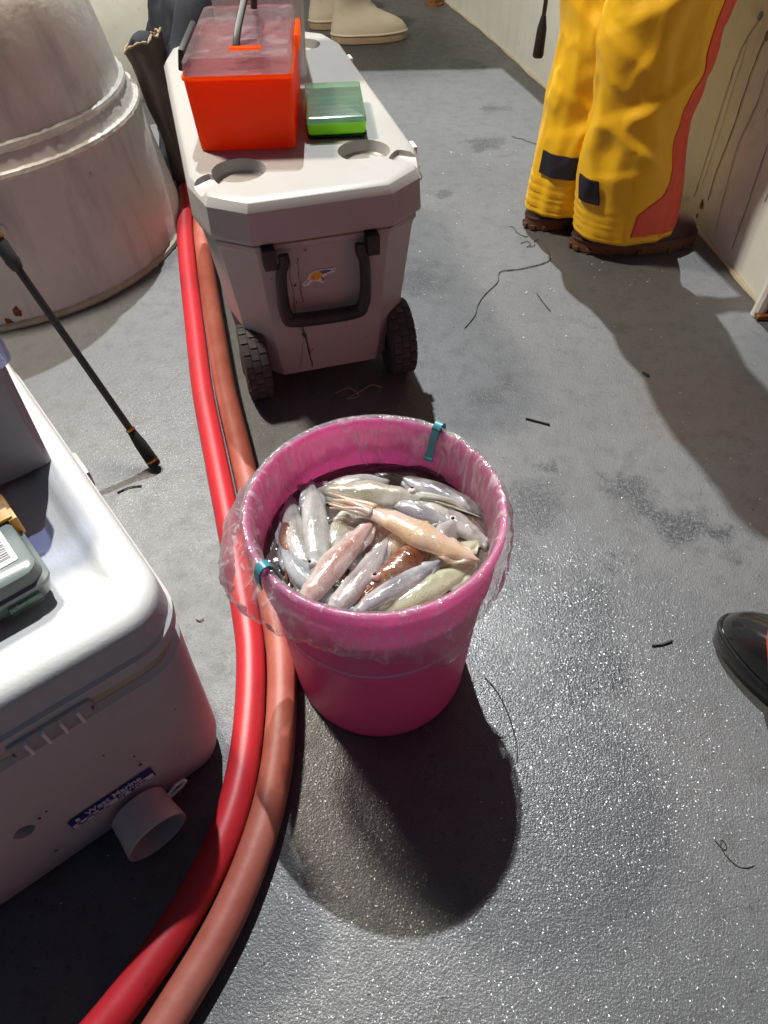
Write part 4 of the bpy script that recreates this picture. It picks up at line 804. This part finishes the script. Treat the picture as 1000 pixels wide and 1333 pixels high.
def person(label, feet, heading, trousers, coral, boots_mat, sole_mat, hem_z, detail, hip, jacket, lug=True, boot_args=None):
    pr_ = thing('person', label, 'person', (0, 0, 0))
    fw = Vector((math.cos(heading), math.sin(heading), 0)); lf = Vector((-fw.y, fw.x, 0))
    hz = .88
    for (fx, fy, fa, rx, ry) in feet:
        ba = boot_args or dict(length=.335, width=.125, shaft_r=.058, shaft_h=.24)
        boot('boot', pr_, upper=boots_mat, sole=sole_mat, loc=(fx, fy, 0), rz=fa, lug=lug, **ba)
    # trousers: two wrinkled leg tubes meeting in a seat
    v = []; f = []; mi = []; n = 96; m = 110
    def legpt(li, a, z, off=0.0):
        fx, fy, fa, rx, ry = feet[li]; side = 1 if li == 0 else -1
        hc = Vector((hip[0], hip[1], 0)) + lf * side * .085; d = Vector((math.cos(fa), math.sin(fa), 0)); e_ = Vector((-d.y, d.x, 0))
        t = (z - hem_z) / (hz - hem_z); c = Vector((fx + .02 * d.x, fy + .02 * d.y, 0)).lerp(hc, max(t, 0) ** 1.5); c.z = z
        c += d * (.018 * math.sin(t * 7 + li * 2)) * (1 - t)
        kx = rx + (.118 - rx) * t + .008 * math.sin(t * 11 + li); ky = ry + (.105 - ry) * t
        P = Vector((math.cos(a) * 1.6, math.sin(a) * 1.6, z * 7 + li * 11)); up = min(1, max(0, (z - .15) / .12))
        fold = (.006 + .007 * up) * noise.noise(P + Vector((0, 0, .9 * math.sin(a)))) + .006 * noise.noise(Vector((math.cos(a) * 3.4, math.sin(a) * 3.4, z * 4.5 + li * 5)))
        # sharper diagonal creases, ridged noise along a slant
        for a0, z0, sl, wa, wz, am in CREASE[li % 2]:
            da = ang(a - R(a0)); dd = (z - z0 - sl * da) / wz; g_ = math.exp(-(da / R(wa)) ** 2)
            fold += .62 * am * g_ * (max(0, 1 - abs(dd)) if dd > 0 else max(0, 1 - abs(dd) * .4))
        rd = 1 - abs(noise.noise(Vector((math.cos(a) * 2.1 + z * 2.2, math.sin(a) * 2.1 - z * 1.6, z * 9 + li * 4)))) * 2.2
        fold += .006 * up * max(0, rd) ** 2
        back = max(0, -math.cos(a - R(20) * side)) ** .7
        if hem_z < z < hem_z + .085: fold += .0055 * back * math.sin((z - hem_z) / .085 * 2 * PI * 4.5) * (.6 + .6 * noise.noise(Vector((a * 1.5, 2, li))))
        return c + d * (kx + fold + off) * math.cos(a) + e_ * (ky + fold + off) * math.sin(a)
    for li, (fx, fy, fa, rx, ry) in enumerate(feet):
        base = len(v); d = Vector((math.cos(fa), math.sin(fa), 0))
        for i in range(m + 1):
            for k in range(n): v.append(legpt(li, 2 * PI * k / n, hem_z + (hz - hem_z) * i / m))
        for i in range(m):
            for k in range(n):
                k2 = (k + 1) % n; f.append((base + i * n + k, base + i * n + k2, base + (i + 1) * n + k2, base + (i + 1) * n + k))
                mi.append(0)
        top = [base + m * n + k for k in range(n)]; f.append(tuple(top)); mi.append(0)
        inner = len(v)                                              # turned-in hem so the leg end is a real edge
        for k in range(n): p_ = v[base + k]; c = Vector((fx + .02 * d.x, fy + .02 * d.y, p_.z)); v.append(c + (p_ - c) * .955)
        for k in range(n): p_ = v[base + k]; c = Vector((fx + .02 * d.x, fy + .02 * d.y, p_.z)); v.append(c + (p_ - c) * .94 + Vector((0, 0, .05)))
        for k in range(n):
            k2 = (k + 1) % n; f.append((base + k2, base + k, inner + k, inner + k2)); mi.append(0); f.append((inner + k2, inner + k, inner + n + k, inner + n + k2)); mi.append(0)
    base = len(v); hv = Vector((hip[0], hip[1], 0))                 # seat and bib
    lv = [(.72, .10, .155), (.78, .125, .185), (.88, .135, .195), (.98, .125, .18), (1.08, .115, .175), (1.2, .12, .19), (1.24, .115, .18)]
    for z, rx, ry in lv:
        for k in range(n):
            a = 2 * PI * k / n; w_ = 1 + .05 * noise.noise(Vector((math.cos(a) * 2, math.sin(a) * 2, z * 6))); v.append(hv + Vector((0, 0, z)) + fw * rx * w_ * math.cos(a) + lf * ry * w_ * math.sin(a))
    for i in range(len(lv) - 1):
        for k in range(n): k2 = (k + 1) % n; f.append((base + i * n + k, base + i * n + k2, base + (i + 1) * n + k2, base + (i + 1) * n + k)); mi.append(0)
    f.append(tuple(base + k for k in range(n))[::-1]); mi.append(0); f.append(tuple(base + (len(lv) - 1) * n + k for k in range(n))); mi.append(0)
    tr = mesh('trousers', v, f, [trousers], pr_, True)
    for p_, q in zip(tr.data.polygons, mi): p_.material_index = q
    # upper body: one skinned figure, in a jacket
    def sk(name, J, E_, mat, sub=2):
        me = bpy.data.meshes.new(name); me.from_pydata([tuple(hv + fw * x + lf * y + Vector((0, 0, z))) for x, y, z, r_ in J], E_, []); ob_ = bpy.data.objects.new(name, me); link(ob_, pr_)
        md = ob_.modifiers.new('skin', 'SKIN'); me.skin_vertices  # layer is created with the modifier
        if not me.skin_vertices: return ob_
        for s_, j in zip(me.skin_vertices[0].data, J): s_.radius = (j[3], j[3]); s_.use_root = False
        me.skin_vertices[0].data[0].use_root = True
        sb = ob_.modifiers.new('sub', 'SUBSURF'); sb.levels = sub; sb.render_levels = sub; me.materials.append(mat); md.use_smooth_shade = True; return ob_
    J = [(0, 0, 1.0, .13), (0, 0, 1.15, .14), (.0, 0, 1.3, .15), (0, 0, 1.40, .12), (0, 0, 1.46, .06),
         (0, .17, 1.39, .065), (-.02, .23, 1.18, .052), (.12, .22, 1.0, .042), (.19, .19, .97, .032),
         (0, -.17, 1.39, .065), (-.02, -.23, 1.18, .052), (.12, -.22, 1.0, .042), (.19, -.19, .97, .032)]
    sk('jacket', J, [(0, 1), (1, 2), (2, 3), (3, 4), (3, 5), (5, 6), (6, 7), (7, 8), (3, 9), (9, 10), (10, 11), (11, 12)], jacket)
    J = [(0, 0, 1.44, .05), (.0, 0, 1.5, .052), (.015, 0, 1.56, .075), (.015, 0, 1.64, .09), (.01, 0, 1.70, .07), (.085, 0, 1.585, .02), (.112, 0, 1.60, .012)]
    E_ = [(0, 1), (1, 2), (2, 3), (3, 4), (2, 5), (5, 6)]
    for s_ in (1, -1):
        i0 = len(J); J += [(0, s_ * .15, 1.38, .035), (-.02, s_ * .23, 1.18, .032), (.12, s_ * .22, 1.0, .028)]; E_ += [(0, i0), (i0, i0 + 1), (i0 + 1, i0 + 2)]
        b0 = len(J); J.append((.19, s_ * .19, .97, .026)); J.append((.235, s_ * .18, .955, .034)); E_ += [(i0 + 2, b0), (b0, b0 + 1)]
        for k, (dy, ln) in enumerate(((-.026, .055), (-.009, .068), (.009, .064), (.026, .05))):
            i0 = len(J); J.append((.27, s_ * .18 + dy, .95, .0095)); J.append((.27 + ln * .55, s_ * .18 + dy, .935, .009)); J.append((.27 + ln * .7, s_ * .18 + dy, .91, .008)); E_ += [(b0 + 1, i0), (i0, i0 + 1), (i0 + 1, i0 + 2)]
        i0 = len(J); J.append((.235, s_ * .145, .95, .010)); J.append((.262, s_ * .13, .935, .009)); E_ += [(b0 + 1, i0), (i0, i0 + 1)]
    sk('body', J, E_, M['skin'])
    hr = lump('hair', M['hair'], pr_, lambda t: (hv.x - .012 * fw.x, hv.y - .012 * fw.y, .098 * math.sqrt(max(1 - t ** 3, .002)), .09 * math.sqrt(max(1 - t ** 3, .002)), 1.63 + .135 * t), .05, 1, 32, 12)
    for s_ in (1, -1):
        for nm, dx, dy, dz, rr, mt in (('eye', .092, .032, 1.635, .012, 'eye_white'), ('ear', .0, .094, 1.62, .018, 'skin')):
            bm = bmesh.new(); bmesh.ops.create_uvsphere(bm, u_segments=12, v_segments=8, radius=rr); c = hv + fw * dx + lf * s_ * dy + Vector((0, 0, dz)); b2 = MB(); b2.add([c + Vector((p_.co.x, p_.co.y, p_.co.z * (1.6 if nm == 'ear' else 1))) for p_ in bm.verts], [[q.index for q in fc.verts] for fc in bm.faces]); bm.free(); b2.build(nm, M[mt], pr_)
    mb = MB(); mo = hv + fw * .088 + Vector((0, 0, 1.555)); mb.tube([mo - lf * .025, mo + fw * .006, mo + lf * .025], .006, 8); mb.build('mouth', pm('lips', (.35, .12, .1), .5), pr_)
    def patch(name, li, bounds, mat, th=.0022, na=26, nz=46):
        z0, z1 = bounds[0][0], bounds[-1][0]; v = []; f = []
        for i in range(nz + 1):
            z = z0 + (z1 - z0) * i / nz
            for (za, l0, r0), (zb, l1, r1) in zip(bounds, bounds[1:]):
                if za <= z <= zb + 1e-6: q = (z - za) / (zb - za); l, r_ = l0 + (l1 - l0) * q, r0 + (r1 - r0) * q; break
            for j in range(na + 1): v.append(legpt(li, R(l + (r_ - l) * j / na), z, th))
        for i in range(nz):
            for j in range(na): f.append((i * (na + 1) + j, i * (na + 1) + j + 1, (i + 1) * (na + 1) + j + 1, (i + 1) * (na + 1) + j))
        o_ = mesh(name, v, f, mat, pr_); md = o_.modifiers.new('solid', 'SOLIDIFY'); md.thickness = th; md.offset = -1
    return pr_, patch
F1 = [(.50, 1.915, R(22), .112, .095), (.612, 1.775, R(4), .128, .100)]
pers, patch = person('person in yellow oilskin trousers and brown boots standing at the bulwark', F1, R(8), M['yellow'], M['coral'], M['brown_boot'], M['gum'], .052, True, (.605, 1.86), M['navy'])
# black tabs on the heel side of each trouser leg, coral side panel on the near leg
patch('ankle_tab', 0, [(.158, 188, 243), (.212, 186, 241)], M['webbing'], .004); patch('ankle_tab', 1, [(.150, 196, 226), (.208, 192, 222)], M['webbing'], .004)
patch('side_stripe', 1, [(.068, -60, 0), (.072, -96, 4), (.13, -92, 8), (.175, -66, 10), (.21, -60, 8), (.26, -58, 4), (.50, -58, -4), (.86, -54, -2)], M['coral'], .0025, 30, 120)

hr2 = thing('fishing_rod', 'black rod grip hanging beside the yellow trousers in front of the bulwark', 'fishing rod', (0, 0, 0))
A0 = Vector((.462, 2.28, .30)); A1 = Vector((.470, 2.27, 1.3)); da = (A1 - A0).normalized()
mb = MB(); mb.tube([A0, A0 + da * .004, A0 + da * .07, A0 + da * .10], [.013, .0155, .013, .007], 14); mb.build('butt_grip', M['foam'], hr2)
mb = MB(); mb.tube([A0 + da * .09, A0 + da * .6], .006, 10); mb.build('blank', M['rod'], hr2)
mb = MB(); mb.tube([A0 + da * .59, A0 + da * .9], [.011, .009], 12); mb.build('reel_seat', M['black'], hr2)

# black boot of a second person stepping in from the right
person('person in orange oilskin trousers whose black boot steps in at the right edge', [(.668, .412, R(131), .135, .085), (.95, .40, R(140), .10, .09)], R(135), M['orange_oil'], None, M['gloss_black'], M['gloss_black'], .062, False, (.84, .36), M['grey_cloth'], lug=False, boot_args=dict(length=.30, width=.118, shaft_r=.058, shaft_h=.26))
# cream rubber boots at the far end
for loc, rz, lab in (((-.10, 3.53, 0), R(8), 'nearer cream rubber boot at the far end of the deck'), ((-.21, 3.74, 0), R(20), 'farther cream rubber boot half hidden behind the nearer one')):
    t = boot('rubber_boot', None, .33, .13, .07, .36, M['cream_boot'], M['tan'], loc, rz, lug=False); tag(t, lab, 'boot', 'cream rubber boots at the far end')

# ------------------------------------------------------------ scraps on the deck
def strand(name, label, pts, r_, mat, cat='scrap', z=.0025, smooth_=True):
    P = smoothpath([(x, y, z) for x, y in pts], 6) if smooth_ else [Vector((x, y, z)) for x, y in pts]
    mb = MB(); mb.tube(P, [r_ * (.75 + .5 * abs(noise.noise(Vector((i * .4, x_, 0))))) for i, x_ in enumerate([pts[0][0] * 9] * len(P))], 6); o_ = mb.build(name, mat); tag(o_, label, cat)
strand('weed_strand', 'long kinked dark green strand near the yellow trousers', [(.199, 1.404), (.228, 1.455), (.24, 1.50), (.262, 1.545), (.30, 1.60), (.312, 1.648), (.36, 1.658), (.42, 1.68), (.448, 1.70), (.455, 1.73), (.45, 1.752)], .0015, M['weed'])
strand('weed_strand', 'short straight dark green strand below the long one', [(.392, 1.545), (.40, 1.51), (.412, 1.468)], .0015, M['weed'])
strand('weed_strand', 'curly dark strand beside the left brown boot', [(.366, 1.885), (.378, 1.878), (.384, 1.85), (.40, 1.828), (.412, 1.828)], .0012, M['weed'])
strand('weed_strand', 'tangled dark wisp touching the left brown boot', [(.385, 1.79), (.405, 1.80), (.412, 1.785), (.40, 1.772), (.42, 1.776), (.424, 1.80), (.436, 1.81)], .0011, M['weed'])
strand('weed_strand', 'thin dark wisp on the deck left of the yellow trousers', [(.455, 2.50), (.47, 2.48), (.485, 2.475), (.505, 2.45), (.53, 2.43)], .0013, M['weed'])
strand('plastic_scrap', 'black sliver above the ink stains right of the bucket', [(.297, 1.083), (.32, 1.073), (.343, 1.063)], .0026, M['twine'], smooth_=False)
strand('plastic_scrap', 'black strip on the deck left of the black boot', [(.418, .549), (.435, .5505), (.452, .557)], .0022, M['twine'], smooth_=False)
strand('plastic_scrap', 'tiny black chip in the shadow of the yellow trousers', [(.575, 1.226), (.585, 1.214)], .0032, M['twine'], smooth_=False)
strand('dark_line', 'fine curled black line at the lower right', [(.425, .262), (.433, .25), (.438, .255), (.434, .262), (.431, .25), (.442, .232), (.455, .228), (.466, .231)], .0006, M['twine'], z=.0012)
strand('dark_line', 'black line looped on the deck right of the wheeled cooler', [(.08, 2.02), (.10, 2.08), (.095, 2.14), (.135, 2.20), (.12, 2.26), (.09, 2.26)], .0014, M['twine'], z=.002)
strand('twig', 'thin twig on the deck between the marine cooler and the fishing rod butt', [(-.505, .895), (-.485, .908), (-.462, .912)], .0016, M['twine'])
strand('twig', 'brown crumb on the deck between the marine cooler and the red hose', [(-.31, .612), (-.303, .609), (-.298, .613)], .0013, M['gum'])
strand('weed_strand', 'tangled pale wisp on the deck under the wheeled cooler', [(-.10, 1.175), (-.07, 1.19), (-.05, 1.165), (-.075, 1.155), (-.045, 1.18), (-.02, 1.20), (.0, 1.19)], .0009, M['cream'], z=.002)
strand('dark_line', 'dark curved water edge on the deck along the right edge of the bucket shadow', [(.150, .50), (.166, .475), (.178, .44), (.184, .40), (.182, .37)], .0009, M['twine'], z=.0014)  # curved wet edge on the deck, added as a thin dark strand
# fish scales strewn over the wet deck, too many to count
random.seed(12); v = []; f = []
for i in range(420):
    x, y = random.gauss(.25, .33), random.uniform(.15, 2.4)
    if (x - BX) ** 2 + (y - BY) ** 2 < .03 or x > .85 or x < -.55: continue
    r_ = random.uniform(.0006, .0016) * (1.7 if y > 1.3 else 1); a0 = random.random() * 6; b0 = len(v)
    for k in range(5): v.append((x + r_ * math.cos(a0 + k * 1.257), y + r_ * .7 * math.sin(a0 + k * 1.257), .0012 + .0006 * math.sin(k * 2.1 + a0)))
    f.append(tuple(range(b0, b0 + 5)))
o = mesh('fish_scales', v, f, pm('fish_scale', (.72, .72, .70), .15, Coat_Weight=1.0), smooth=False); o['kind'] = 'stuff'; o['label'] = 'tiny pale fish scales strewn over the deck'
